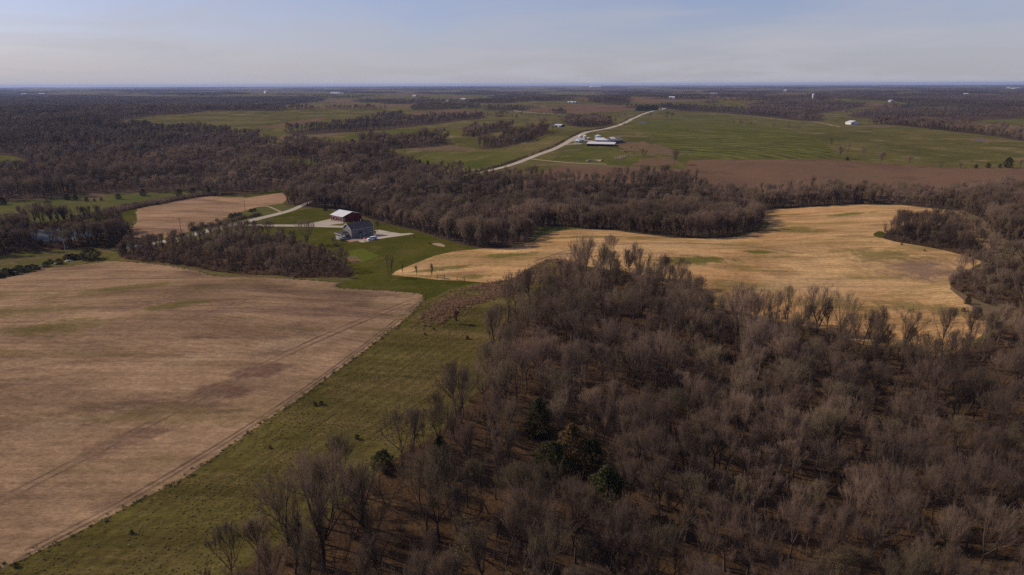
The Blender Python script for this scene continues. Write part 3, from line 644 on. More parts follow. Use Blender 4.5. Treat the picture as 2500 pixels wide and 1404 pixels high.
def make_tree(seed, H, style, lod=0, bud=0.0, budmat='bud_leaf'):
    """bare deciduous tree; returns trunk Geo, crown Geo, leaf Geo"""
    r = np.random.default_rng(seed); T, Cn, Lf = Geo(), Geo(), Geo()
    k0 = (7, 5, 4)[lod]; r0 = H * .0150 * (1, 1.05, 1.2)[lod]
    wide = {'oak': .38, 'multi': .34, 'lean': .34, 'upright': .24, 'round': .36}[style] * r.uniform(.92, 1.1)
    base = {'oak': .30, 'multi': .22, 'lean': .30, 'upright': .28, 'round': .32}[style] * H      # crown starts here
    ec = np.array([0, 0, base + (H - base) * .50]); er = np.array([wide * H, wide * H * r.uniform(.88, 1.12), (H - base) * .52])
    root = np.array([0, 0, base * .75]); stems = []
    def clip(A, B, soft=.10):
        q = (A - ec) / er; d = (B - A) / er; a = (d * d).sum(-1) + 1e-9; b = 2 * (q * d).sum(-1); c_ = (q * q).sum(-1) - (1 + r.uniform(-soft, soft, len(A)))
        s_ = np.clip((-b + np.sqrt(np.maximum(b * b - 4 * a * c_, 0))) / (2 * a), .15, 1); s_ = np.where(c_ > 0, .3, s_)
        return A + (B - A) * s_[:, None]
    def fan(D, P, k):
        o = P - root; o = o / (np.linalg.norm(o, axis=1, keepdims=True) + 1e-6); D = D + o * k; return D / np.linalg.norm(D, axis=1, keepdims=True)
    if style == 'oak':
        hf = H * r.uniform(.22, .34); tr = curve((0, 0, -.6), (r.normal(0, .05), r.normal(0, .05), 1), hf + .6, 4, r, .1, .05)
        T.tube(tr, np.linspace(r0 * 1.25, r0 * .9, 5), k0)
        nl = r.integers(4, 6); ph = r.uniform(0, 6.28)
        for i in range(nl):
            a = ph + i * 6.28 / nl + r.normal(0, .2); sp = r.uniform(.35, .75) if i else .12
            stems.append((curve(tr[-1] - [0, 0, .1], (math.cos(a) * sp, math.sin(a) * sp, 1), (H - hf) * r.uniform(.82, 1.0), 6, r, .06, .10), r0 * .55, .14))
    elif style == 'multi':
        nl = r.integers(3, 6); ph = r.uniform(0, 6.28)
        for i in range(nl):
            a = ph + i * 6.28 / nl; sp = r.uniform(.18, .45)
            stems.append((curve((.15 * math.cos(a), .15 * math.sin(a), -.6), (math.cos(a) * sp, math.sin(a) * sp, 1), H * r.uniform(.8, .98), 6, r, .03, .08), r0 * .62, .26))
    elif style == 'lean':
        a = r.uniform(0, 6.28); P = curve((0, 0, -.6), (.32 * math.cos(a), .32 * math.sin(a), 1), H * .9, 7, r, .01, .08); stems.append((P, r0, .32)); ec[:2] += P[-3][:2] * .7
    else:
        stems.append((curve((0, 0, -.6), (r.normal(0, .04), r.normal(0, .04), 1), H * .93, 7, r, .06, .06), r0, .32 if style == 'round' else .28))
    n1, n2, n3, n4 = {0: (20, 7, 8, 5), 1: (17, 6, 11, 2), 2: (10, 10, 0, 0)}[lod]
    n1 = max(5, int(n1 / len(stems) * (1.2 if len(stems) > 1 else 1.1)))
    thk = (.80, 1.30, 3.2)[lod]
    A3, D3, L3 = [], [], []
    for P, rs, t0 in stems:
        n = len(P); T.tube(P, rs * np.linspace(1, .26, n) ** 1.6, k0)
        tt = np.clip(np.linspace(t0, .97, n1) + r.normal(0, .02, n1), .05, .98)
        p1, d1 = along(P, tt); dd = fan(side(d1, r.uniform(.55, 1.0, n1), r, .25), p1, .45)
        e1 = clip(p1, p1 + dd * (er[0] * 1.7)); LL = np.linalg.norm(e1 - p1, axis=1) * r.uniform(.80, 1.0, n1)
        for i in range(n1):
            L = max(LL[i], H * .06); br = curve(p1[i], dd[i], L, 4, r, .10, .11)
            rr = min(rs * .36, L * .012 + .008) * (1, 1.15, 1.7)[lod]
            T.tube(br, np.linspace(rr, rr * .3, 5), 3 if lod else 4)
            t2 = np.clip(np.linspace(.22, 1, n2) + r.normal(0, .05, n2), .1, 1)
            p2, d2 = along(br, t2); e2 = fan(side(d2, r.uniform(.35, .85, n2), r, .3), p2, .5)
            l2 = (L * .42 + H * .035) * r.uniform(.7, 1.15, n2) * (1.15 - .5 * t2)
            if lod == 2:
                Cn.spikes(p2, clip(p2, p2 + e2 * l2[:, None] * 1.3), rr * .5 + .03)
                q2 = fan(side(d2, r.uniform(.2, 1.1, n2), r, .4), p2, .4); Cn.spikes(p2, clip(p2, p2 + q2 * l2[:, None] * 1.35), rr * .4 + .03)
                continue
            for j in range(n2):
                c2 = curve(p2[j], e2[j], l2[j], 3, r, .08, .12); r2 = max(.009, rr * .36)
                if lod == 0: Cn.tube(c2, np.linspace(r2, r2 * .4, 4), 3)
                else: Cn.spikes(c2[:1], c2[-1:], r2 * 1.2)
                t3 = np.clip(np.linspace(.15, 1, n3) + r.normal(0, .05, n3), .05, 1)
                p3, d3 = along(c2, t3); e3 = fan(side(d3, r.uniform(.3, .8, n3), r, .25), p3, .45)
                A3.append(p3); D3.append(e3); L3.append(l2[j] * r.uniform(.35, .7, n3))
    if A3:
        A = np.concatenate(A3); D = np.concatenate(D3); L = np.concatenate(L3) + .28; B = clip(A, A + D * L[:, None] * (1.0, 1.25)[lod])
        Cn.spikes(A, B, .012 * thk * (H / 14) ** .5)
        tips = B
        if n4:
            m = len(A); t = r.uniform(.15, 1, (m, n4)); a4 = (A[:, None] + (B - A)[:, None] * t[..., None]).reshape(-1, 3)
            d4 = fan(side(np.repeat(D, n4, 0), r.uniform(.25, .8, m * n4), r, .2), a4, .4)
            l4 = np.repeat(L, n4) * r.uniform(.4, .85, m * n4)
            b4 = clip(a4, a4 + d4 * l4[:, None], .14); Cn.spikes(a4, b4, (.0056, .0110)[lod] * (H / 14) ** .5); tips = b4
        if bud > 0:
            s_ = tips[r.random(len(tips)) < bud]; Lf.leaves(s_ + r.normal(0, .1, s_.shape), r.uniform(.06, .13, len(s_)) * (1, 1.6)[min(lod, 1)], r)
    return T, Cn, Lf

def make_conifer(seed, H, rad, shape, n, leaf, mat):
    r = np.random.default_rng(seed); T, Cn = Geo(), Geo()
    T.tube(curve((0, 0, -.4), (0, 0, 1), H * .95, 5, r, .1, .02), np.linspace(H * .018 + .04, .02, 6), 6)
    z = r.uniform(.03, 1, n) ** (1.15 if shape == 'cone' else .9)
    prof = (1 - z) ** .62 * (.55 + .45 * np.minimum(1, z * 6)) if shape == 'cone' else np.sqrt(np.clip(1 - (2 * z - .95) ** 2 * .95, .02, 1)) * (1.05 - .35 * z)
    a = r.uniform(0, 6.28, n); nb = 1 + .30 * np.sin(a * 3 + z * 9 + seed) + .22 * np.sin(a * 5 - z * 17 + 2 * seed)
    rr = rad * prof * nb * np.sqrt(r.uniform(.35, 1, n))
    C = np.column_stack([rr * np.cos(a), rr * np.sin(a), z * H]) + r.normal(0, .05, (n, 3))
    m = n // 6; q = r.choice(n, m, False)                       # sprays that stick out of the outline
    out = np.column_stack([np.cos(a[q]), np.sin(a[q]), r.uniform(.1, .7, m)])
    Cn.spikes(C[q] - out * .2, C[q] + out * leaf * 2.2, leaf * .35)
    # boughs
    nb_ = 26; zb = r.uniform(.05, .9, nb_); ab = r.uniform(0, 6.28, nb_)
    pb = np.column_stack([0 * zb, 0 * zb, zb * H]); ob = np.column_stack([np.cos(ab), np.sin(ab), .25 + 0 * ab]) * (rad * .8 * (1 - zb))[:, None]
    T.spikes(pb, pb + ob, .03)
    Cn.leaves(C, r.uniform(.6, 1.25, n) * leaf, r)
    return T, Cn

PROTO = {}   # key -> dict(trunk, crown, leaf meshes, whole height)
def proto(key, gs, mats):
    PROTO[key] = [(nm, g.mesh(key + '_' + nm, [mt])) for nm, g, mt in zip(('trunk', 'crown', 'foliage'), gs, mats) if g.V]
STYLES = [('oak', 15.5), ('oak', 14), ('upright', 16), ('upright', 13), ('multi', 12), ('round', 14), ('lean', 13), ('round', 10)]
WORDS = ['forked bare tree', 'low-forking bare tree', 'straight-stemmed bare tree', 'narrow upright bare tree', 'many-trunked bare tree', 'round-headed bare tree', 'leaning bare tree', 'small-crowned bare tree']
for i, (st, h) in enumerate(STYLES):
    proto('near%d' % i, make_tree(100 + i, h, st, 0), ('bark', 'twig', 'bud_leaf'))
proto('near8', make_tree(131, 9, 'multi', 0, .14), ('bark', 'twig', 'bud_leaf'))
proto('near9', make_tree(132, 11, 'round', 0, .10), ('bark', 'twig', 'bud_leaf'))
WORDS += ['many-trunked yellow-green budding tree', 'round-headed yellow-green leafing tree']
proto('sapling', make_tree(140, 5.5, 'upright', 0), ('bark', 'twig', 'bud_leaf'))
proto('rust_sapling', make_tree(141, 5.0, 'round', 1, .7), ('bark', 'twig', 'rust_leaf'))
proto('cedar0', make_conifer(1, 7.5, 2.3, 'cone', 4600, .125, 'cedar'), ('bark', 'cedar'))
proto('cedar1', make_conifer(2, 6.0, 2.6, 'round', 4600, .125, 'cedar'), ('bark', 'cedar'))
proto('cedar2', make_conifer(3, 8.5, 2.7, 'cone', 4800, .13, 'cedar'), ('bark', 'cedar_rust'))
proto('pine0', make_conifer(4, 13, 3.2, 'cone', 1500, .32, 'pine'), ('bark', 'pine'))
def make_shrub(seed, H, spread, n, rad, mats=('bark', 'twig')):
    r = np.random.default_rng(seed); T, Cn = Geo(), Geo()
    for i in range(7):
        a = r.uniform(0, 6.28); s = r.uniform(.2, .9) * spread
        P = curve((r.normal(0, .1), r.normal(0, .1), -.2), (s * math.cos(a), s * math.sin(a), 1), H * r.uniform(.7, 1.05), 4, r, .05, .15)
        T.tube(P, np.linspace(H * .012 + .008, .006, 5), 3)
        t = r.uniform(.15, 1, n); p, d = along(P, t); e = side(d, r.uniform(.3, 1.1, n), r, .3)
        L = H * r.uniform(.15, .38, n); Cn.spikes(p, p + e * L[:, None], rad)
        a4 = p + e * (L * r.uniform(.3, .9, n))[:, None]; e4 = side(e, r.uniform(.3, 1, n), r, .3); Cn.spikes(a4, a4 + e4 * (L * .6)[:, None], rad * .7)
    return T, Cn
proto('shrub0', make_shrub(7, 3.0, 1.0, 60, .016), ('bark', 'twig'))
proto('shrub1', make_shrub(8, 2.2, 1.5, 60, .015), ('bark', 'twig'))

def joined(key, coll):
    """one mesh object holding a whole prototype, used only as an instancing source for the masses"""
    g = bpy.data.meshes.new('source_' + key); vs_, lp, st, mi, mats, o = [], [], [], [], [], 0
    for nm, me in PROTO[key]:
        v = np.zeros(len(me.vertices) * 3); me.vertices.foreach_get('co', v); l = np.zeros(len(me.loops), np.int32); me.loops.foreach_get('vertex_index', l)
        s = np.zeros(len(me.polygons), np.int32); me.polygons.foreach_get('loop_start', s)
        st.append(s + sum(len(x) for x in lp)); lp.append(l + o); vs_.append(v); o += len(me.vertices)
        mi.append(np.full(len(s), len(mats), np.int32)); mats.append(me.materials[0])
    v = np.concatenate(vs_); g.vertices.add(len(v) // 3); g.vertices.foreach_set('co', v)
    l = np.concatenate(lp); g.loops.add(len(l)); g.loops.foreach_set('vertex_index', l)
    s = np.concatenate(st); g.polygons.add(len(s)); g.polygons.foreach_set('loop_start', s)
    for m in mats: g.materials.append(m)
    g.polygons.foreach_set('material_index', np.concatenate(mi)); g.update(); g.validate()
    ob = bpy.data.objects.new('source_' + key, g); coll.objects.link(ob)
def geo_source(key, G_, mats, coll):
    PROTO[key] = [(nm, g.mesh(key + '_' + nm, [mt])) for nm, g, mt in zip(('trunk', 'crown', 'foliage'), G_, mats) if g.V]; joined(key, coll)

SRC = {}
def source(name): SRC[name] = bpy.data.collections.new('source_' + name); return SRC[name]
c = source('near')
for i in range(10): joined('near%d' % i, c)
c = source('mid')
for i, (st, h) in enumerate([('oak', 14.5), ('round', 13), ('upright', 15), ('multi', 11), ('round', 11), ('oak', 12.5)]):
    geo_source('mid%d' % i, make_tree(200 + i, h, st, 1), ('bark', 'twig', 'bud_leaf'), c)
geo_source('mid6', make_tree(207, 10, 'round', 1, .12), ('bark', 'twig', 'bud_leaf'), c)
c = source('far')
for i, (st, h) in enumerate([('oak', 13), ('round', 12), ('round', 11), ('multi', 10)]):
    geo_source('far%d' % i, make_tree(300 + i, h, st, 2), ('twig_far', 'twig_far', 'bud_leaf'), c)
# clusters of far trees
c = source('cluster')
for i in range(3):
    r = np.random.default_rng(400 + i); big = [Geo(), Geo()]
    for k in range(16):
        T, Cn, _ = make_tree(420 + i * 20 + k, r.uniform(9, 14), 'round', 2)
        o = np.array([r.uniform(-26, 26), r.uniform(-26, 26), 0])
        for a, b in ((0, T), (1, Cn)):
            for v in b.V: big[a].V.append(v + o)
            for f in b.F3: big[a].F3.append(f + big[a].n)
            for f in b.F4: big[a].F4.append(f + big[a].n)
            big[a].n += b.n
    geo_source('cluster%d' % i, big, ('twig_far', 'twig_far'), c)
c = source('shrub'); joined('shrub0', c); joined('shrub1', c)
c = source('cedar'); joined('cedar0', c); joined('cedar1', c); joined('pine0', c)
def tuft(seed, h, n, rad, w):
    r = np.random.default_rng(seed); g = Geo(); a = r.uniform(0, 6.28, n); s = r.uniform(.1, w, n)
    A = np.column_stack([np.cos(a) * s * .5, np.sin(a) * s * .5, np.full(n, -.05)]); B = np.column_stack([np.cos(a) * s * 1.5, np.sin(a) * s * 1.5, h * r.uniform(.55, 1.1, n)])
    g.spikes(A, B, rad); return (g,)
c = source('tuft')
for i in range(3): geo_source('tuft%d' % i, tuft(500 + i, (.32, .42, .26)[i], 26, .035, (.35, .3, .45)[i]), ('tussock',), c)
c = source('weed')
for i in range(3): geo_source('weed%d' % i, tuft(520 + i, (.9, 1.2, .75)[i], 30, .028, .5), ('brush',), c)

def node_tree(coll):
    t = bpy.data.node_groups.new('scatter_' + coll.name, 'GeometryNodeTree')
    t.interface.new_socket('Geometry', in_out='INPUT', socket_type='NodeSocketGeometry'); t.interface.new_socket('Geometry', in_out='OUTPUT', socket_type='NodeSocketGeometry')
    gi = t.nodes.new('NodeGroupInput'); go = t.nodes.new('NodeGroupOutput'); ip = t.nodes.new('GeometryNodeInstanceOnPoints')
    ci = t.nodes.new('GeometryNodeCollectionInfo'); ci.inputs['Collection'].default_value = coll; ci.inputs['Separate Children'].default_value = True; ci.inputs['Reset Children'].default_value = True
    def at(nm, ty):
        a = t.nodes.new('GeometryNodeInputNamedAttribute'); a.data_type = ty; a.inputs['Name'].default_value = nm; return a.outputs['Attribute']
    t.links.new(gi.outputs[0], ip.inputs['Points']); t.links.new(ci.outputs[0], ip.inputs['Instance']); ip.inputs['Pick Instance'].default_value = True
    t.links.new(at('pick', 'INT'), ip.inputs['Instance Index']); t.links.new(at('turn', 'FLOAT_VECTOR'), ip.inputs['Rotation']); t.links.new(at('size', 'FLOAT_VECTOR'), ip.inputs['Scale'])
    t.links.new(ip.outputs[0], go.inputs[0]); return t
TREES_NT = {}
def scatter(name, label, cat, src, P, size, r, weights=None, tilt=.05):
    n = len(P); nk = len(SRC[src].objects)
    me = bpy.data.meshes.new(name); me.vertices.add(n); me.vertices.foreach_set('co', np.asarray(P, float).ravel())
    a = me.attributes.new('pick', 'INT', 'POINT'); a.data.foreach_set('value', r.choice(nk, n, p=weights).astype(np.int32))
    a = me.attributes.new('turn', 'FLOAT_VECTOR', 'POINT'); a.data.foreach_set('vector', np.column_stack([r.normal(0, tilt, n), r.normal(0, tilt, n), r.uniform(0, 6.28, n)]).ravel())
    sz = np.asarray(size); wd = sz * r.uniform(.85, 1.2, n)
    a = me.attributes.new('size', 'FLOAT_VECTOR', 'POINT'); a.data.foreach_set('vector', np.column_stack([wd, wd, sz]).ravel()); me.update()
    o = link(name, me)
    if src not in TREES_NT: TREES_NT[src] = node_tree(SRC[src])
    m = o.modifiers.new('scatter', 'NODES'); m.node_group = TREES_NT[src]
    return tag(o, label, cat, kind='stuff')

def fill(poly, s, r, holes=(), jit=.42):
    mn, mx_ = poly.min(0), poly.max(0)
    x, y = np.meshgrid(np.arange(mn[0], mx_[0] + s, s), np.arange(mn[1], mx_[1] + s, s)); x[::2] += s / 2
    P = np.column_stack([x.ravel(), y.ravel()]) + r.uniform(-jit, jit, (x.size, 2)) * s
    k = inpoly(P, poly)
    for h in holes: k &= ~inpoly(P, h)
    P = P[k]
    return P
def off_road(P, d):
    c = ROADC; m = np.full(len(P), 1e9)
    for a, b in zip(c[:-1], c[1:]):
        ab = b - a; t = np.clip(((P - a) @ ab) / (ab @ ab), 0, 1); m = np.minimum(m, np.linalg.norm(P - (a + t[:, None] * ab), axis=1))
    return m > d
def in_view(P, h=0.0, pad=160):
    P3 = np.column_stack([P, Hgt(P[:, 0], P[:, 1]) + h]); x, y, w = pix(P3); return (w > 5) & (x > -pad) & (x < 2500 + pad) & (y < 1404 + pad)
def up3(P, dz=0.0): return np.column_stack([P, Hgt(P[:, 0], P[:, 1]) + dz])
def polys(*names): return [w for nm, mt, w in POLY if nm in names]
r = np.random.default_rng(77)
HOLES = polys('clearing', 'ploughed_field', 'meadow', 'pond', 'driveway', 'green_field', 'lawn', 'grass_margin', 'far_pasture', 'dry_meadow', 'brick_terrace', 'road_bank')

# candidate trees of the near woods: position, scale, prototype
cand = []
def near_wood(key, s, smin, smax, weights, zone):
    P = fill(WOOD[key], s, r, [h for h in HOLES if key not in ('hill', 'clump', 'corner')]); P = P[off_road(P, 4.8)]; P = P[in_view(P, 8)]
    # thin out in patches so the woodland floor shows through in places
    q = np.sin(P[:, 0] / 11 + 1) * np.sin(P[:, 1] / 9) + .5 * np.sin(P[:, 0] / 4.3 + P[:, 1] / 5.1)
    P = P[(q < .62) | (r.random(len(P)) < .25)]
    for p in P: cand.append((p[0], p[1], r.uniform(smin, smax), int(r.choice(10, p=weights)), zone))
wt = np.array([.18, .17, .09, .08, .09, .20, .06, .09, .02, .02])
near_wood('hill', 5.5, .66, 1.2, wt, 'hill'); near_wood('clump', 6, .7, 1.0, wt, 'clump'); near_wood('corner', 6.0, .7, 1.05, wt, 'corner')
near_wood('draw', 6.8, .42, 1.12, np.array([.12, .12, .05, .08, .12, .13, .04, .12, .11, .11]), 'draw'); near_wood('pond', 4.4, .72, 1.12, wt, 'pond')
# a row of rounded trees along the lower edge of the ridge field
EX = [(1560, 672), (1620, 698), (1700, 748), (1800, 770), (1900, 792), (2000, 810), (2100, 845), (2200, 872), (2310, 880), (2390, 850)]
EW = G([p_[0] for p_ in EX], [p_[1] for p_ in EX])[:, :2]
for a_, b_ in zip(EW[:-1], EW[1:]):
    for k_ in range(max(2, int(np.linalg.norm(b_ - a_) / 4.6))):
        p_ = a_ + (b_ - a_) * r.random() + r.normal(0, 1.6, 2) - np.array([0, 2.0]); cand.append((p_[0], p_[1], r.uniform(.62, .95), int(r.choice([0, 1, 1, 5, 5, 3, 4])), 'hill'))
# trees that stand out singly in the near wood edge: (px, py of foot, height m, prototype)
SPEC = [(790, 1388, 22, 0), (905, 1345, 18, 5), (922, 1375, 12, 3), (720, 1400, 15, 3), (842, 1205, 13, 1), (973, 1052, 6, 3), (1012, 1075, 6, 3), (1035, 1080, 5, 7), (1128, 1115, 10, 6), (1285, 950, 15, 0), (1490, 655, 15, 1), (1405, 650, 10, 5), (1560, 1118, 17, 0), (1730, 1180, 14, 2), (1195, 1075, 14, 2), (2262, 590, 16, 0), (2322, 585, 12, 1), (2155, 578, 9, 3), (1660, 700, 12, 1), (300, 600, 15, 0), (62, 540, 11, 6), (125, 535, 13, 1), (545, 625, 12, 0), (560, 640, 14, 1)]
for px_, py_, h, k in SPEC:
    p = G1(px_, py_); hh = (STYLES + [('', 9), ('', 11)])[k][1]; cand.append((p[0], p[1], h / hh, k, 'spec%d' % py_))
CED = [(1315, 1060, 12.5), (1395, 1140, 15), (1345, 1165, 9), (1478, 1250, 14.5), (1445, 1135, 7), (1075, 1150, 9), (935, 1142, 6)]
CW = np.array([G1(a_, b_)[:2] for a_, b_, _ in CED])
def clear_of_cedars(c_):
    if c_[4].startswith('spec'): return True
    p_ = np.array(c_[:2]); d_ = CW - p_; u_ = CW / np.linalg.norm(CW, axis=1, keepdims=True); al = (d_ * u_).sum(1); la = np.abs(d_[:, 0] * u_[:, 1] - d_[:, 1] * u_[:, 0])
    return not np.any((la < 4.2) & (al > -4.5) & (al < 11))
cand = [c_ for c_ in cand if clear_of_cedars(c_)]
CA = np.array([(c_[0], c_[1], c_[2], c_[3]) for c_ in cand]); zone = [c_[4] for c_ in cand]
hts = np.array([h for _, h in STYLES] + [9, 11])
P3 = up3(CA[:, :2]); x_, y_, w_ = pix(P3)
big = CA[:, 2] * hts[CA[:, 3].astype(int)] / np.linalg.norm(P3 - CAM, axis=1)
big[np.array([z.startswith('spec') for z in zone])] += 10
vis = (x_ > 0) & (x_ < 2500) & (y_ < 1404 + 40)
order = np.argsort(-np.where(vis, big, -1)); pick = set(order[:292].tolist())
ZW = {'clump': 'in the grove on the stubble ridge', 'corner': 'in the wood at the corner of the ridge field', 'draw': 'in the draw below the lawn', 'pond': 'beside the pond under the hill'}
MARKS = [(G1(1075, 1150)[:2], 13, 'near the lone cone-shaped cedar'), (G1(1395, 1140)[:2], 11, 'against the evergreen cedar cluster'), (G1(1478, 1245)[:2], 11, 'beside the full olive-green cedar'),
         (G1(1490, 650)[:2], 20, 'on the nose of the stubble ridge'), (G1(2383, 778)[:2], 26, 'near the round cedar at the ridge field tip'), (G1(790, 1388)[:2], 9, 'next to the tallest tree at the grass foot')]
NEIGH = ['forked', 'low-forking', 'straight-stemmed', 'narrow', 'many-trunked', 'round-headed', 'leaning', 'small-crowned', 'budding', 'leafing']
PID = sorted(pick); PXY = CA[PID][:, :2]
def place_tree(i):
    x, y, s, k = CA[i]; k = int(k); z = zone[i]; me_ = np.array([x, y]); hz_ = float(Hgt(x, y))
    d_edge = np.min(np.linalg.norm(GRASS - me_, axis=1)); f_edge = np.min(np.linalg.norm(F2 - me_, axis=1))
    where = ZW.get(z)
    if where is None:
        near_ = [w_ for m_, r_, w_ in MARKS if np.linalg.norm(m_ - me_) < r_]
        if near_: where = near_[0]
        elif d_edge < 6: where = 'by the grass strip'
        elif f_edge < 9: where = 'by the ridge field edge'
        elif z.startswith('spec') and y > 300: where = 'at the pond and draw below the house'
        elif hz_ < -6: where = 'in the ravine bottom'
        elif hz_ < -3: where = 'on the ravine side'
        elif d_edge < 22: where = 'a few rows in from the grass strip'
        elif f_edge < 30: where = 'a few rows below the ridge field'
        else: where = 'inside the hillside wood'
    if where in ('in the ravine bottom', 'on the ravine side', 'inside the hillside wood', ZW['draw'], 'by the ridge field edge', 'by the grass strip'):
        dd_ = np.linalg.norm(PXY - me_, axis=1); dd_[dd_ < .01] = 1e9; where += ' next to a ' + NEIGH[int(CA[PID[int(np.argmin(dd_))], 3])] + ' tree'
    h_ = s * hts[k]; size = 'very tall ' if h_ > 17 else ('tall ' if h_ > 14 else ('' if h_ > 11 else ('short ' if h_ > 8.5 else 'stunted ')))
    t = thing('bare_tree', size + WORDS[k] + ' ' + where, 'tree', (x, y, hz_), r.uniform(0, 6.28), 'bare trees of the woods', (s * r.uniform(.9, 1.12), s * r.uniform(.9, 1.12), s))
    for nm, me in PROTO['near%d' % k]: link(nm, me, t)
for i in sorted(pick): place_tree(i)
rest = np.array([i for i in range(len(CA)) if i not in pick])
dist = np.linalg.norm(P3 - CAM, axis=1)
a = rest[dist[rest] < 290]; b = rest[dist[rest] >= 290]
PP = np.column_stack([CA[a, 0], CA[a, 1]]); scatter('hillside_wood', 'mass of bare grey-brown trees filling the near wooded slope', 'wood', 'near', up3(PP, -.1), CA[a, 2], r)
PP = np.column_stack([CA[b, 0], CA[b, 1]]); scatter('field_edge_wood', 'bare trees massed along the draw and field corners', 'wood', 'mid', up3(PP, -.1), CA[b, 2] * .95, r)

def crowns(P, lo, hi):
    '''tree sizes that swell and shrink in stands, with a few tall ones standing out'''
    x, y = P[:, 0], P[:, 1]
    s_ = .5 + .25 * np.sin(x / 17 + 1.5 * np.sin(y / 29)) + .25 * np.sin(y / 21 + 1.3 * np.sin(x / 37)) + r.normal(0, .22, len(P))
    s_ = lo + (hi - lo) * np.clip(s_, -.15, 1.15); return s_ * np.where(r.random(len(P)) < .07, 1.22, 1.0)
def mass(name, label, poly, s, smin, smax, src, holes=HOLES, weights=None, road=2.6):
    ps = poly if isinstance(poly, list) else [poly]; P = np.concatenate([fill(q, s, r, holes) for q in ps]); P = P[in_view(P, 10)]
    if road: P = P[off_road(P, road)]
    if len(P) == 0: return
    rr = np.linalg.norm(P, axis=1)
    return scatter(name, label, 'wood', src, up3(P, -.15), crowns(P, smin, smax), r, weights)
mass('valley_wood', 'broad belt of bare brown woodland in the valley behind the house', WOOD['middle'], 6.8, .68, 1.22, 'mid')
# the outermost row, standing along the field and lawn
EV_ = []
for a_, b_ in zip(WOOD['middle'], np.roll(WOOD['middle'], -1, 0)):
    L_ = np.linalg.norm(b_ - a_)
    if np.linalg.norm(a_) < 560 and L_ < 40:
        n_ = int(L_ / 1.5 + r.random()); t_ = r.random((n_, 1)); nn_ = np.array([-(b_ - a_)[1], (b_ - a_)[0]]) / (L_ + 1e-6)
        for sg_ in (1, -1):
            q_ = a_ + (b_ - a_) * t_ + nn_ * sg_ * r.uniform(.8, 7, (n_, 1)); EV_.append(q_[inpoly(q_, WOOD['middle'])])
EV_ = np.concatenate(EV_); EV_ = EV_[in_view(EV_, 8) & off_road(EV_, 5)]
for h in polys('lawn', 'driveway', 'road_bank'): EV_ = EV_[~inpoly(EV_, h)]
scatter('wood_edge_trees', 'front row of bare trees lining the edge of the valley wood', 'wood', 'mid', up3(EV_, -.15), r.uniform(.6, 1.12, len(EV_)), r)
def cut(poly, a, b):
    """trees of a wood between two distances from the camera"""
    P = fill(poly, 1, r); return P
PL = fill(WOOD['left'], 7.2, r, HOLES); PL = PL[in_view(PL, 10)]; PL = PL[off_road(PL, 4)]; dl = np.linalg.norm(PL, axis=1)
k1 = dl < 950; k2 = (dl >= 950) & (dl < 2400) & (r.random(len(dl)) < .50); k3 = (dl >= 2400) & (r.random(len(dl)) < .045)
scatter('left_valley_wood', 'dark mass of bare woodland filling the valley beyond the meadow', 'wood', 'mid', up3(PL[k1], -.2), crowns(PL[k1], .62, 1.25), r)
scatter('distant_wood', 'distant bare woodland rolling away beyond the valley', 'wood', 'far', up3(PL[k2], -.2), crowns(PL[k2], .65, 1.3), r)
scatter('horizon_wood', 'blue-hazed bare woodland towards the horizon', 'wood', 'cluster', up3(PL[k3], -.3), r.uniform(.75, 1.1, k3.sum()), r, None, 0)
nF = []; fF = []; vF = []
for q in FW:
    d = np.linalg.norm(q.mean(0)); area = .5 * abs(np.sum(q[:, 0] * np.roll(q[:, 1], -1) - np.roll(q[:, 0], -1) * q[:, 1]))
    if d < 1500: nF.append(fill(q, 7.0, r))
    elif d < 3200: fF.append(fill(q, 11.0, r))
    else: vF.append(fill(q, 48.0 if d < 9000 else 85.0, r))
FH = polys('far_pasture', 'far_field')
for nm, lab, lst, src, lo, hi in (('farmland_copse', 'bare copses and hedgerow woods among the green farm fields', nF, 'mid', .7, 1.1), ('farmland_wood', 'bare woods between the far pastures', fF, 'far', .75, 1.15), ('horizon_copse', 'hazy strips of bare woodland near the horizon', vF, 'cluster', .75, 1.1)):
    P = np.concatenate(lst); P = P + r.normal(0, 1, P.shape) * (np.linalg.norm(P, axis=1, keepdims=True) * .0035) * (r.random((len(P), 1)) < .35); P = P[in_view(P, 10)]; P = P[off_road(P, 8)]
    scatter(nm, lab, 'wood', src, up3(P, -.2), crowns(P, lo - .08, hi + .08), r, None, .02)
# scattered hedgerow trees on the open far farmland
P = np.column_stack([r.uniform(-2600, 2600, 2600), r.uniform(950, 4400, 2600)]); hh = np.sin(P[:, 0] / 190 + 1) + np.sin(P[:, 1] / 230) ; P = P[(hh > .75) & in_view(P, 5, 0)]
for q in polys('wheat_field', 'ploughed_field', 'farm_pasture', 'green_field', 'pond'): P = P[~inpoly(P, q)]
P = P[off_road(P, 12)]; x2, y2, _ = pix(up3(P)); P = P[~((x2 > 1700) & (y2 > 283) & (y2 < 420))]
scatter('hedgerow_growth', 'scattered bare hedgerow trees across the far pastures', 'hedge', 'far', up3(P, -.2), r.uniform(.45, .95, len(P)), r)

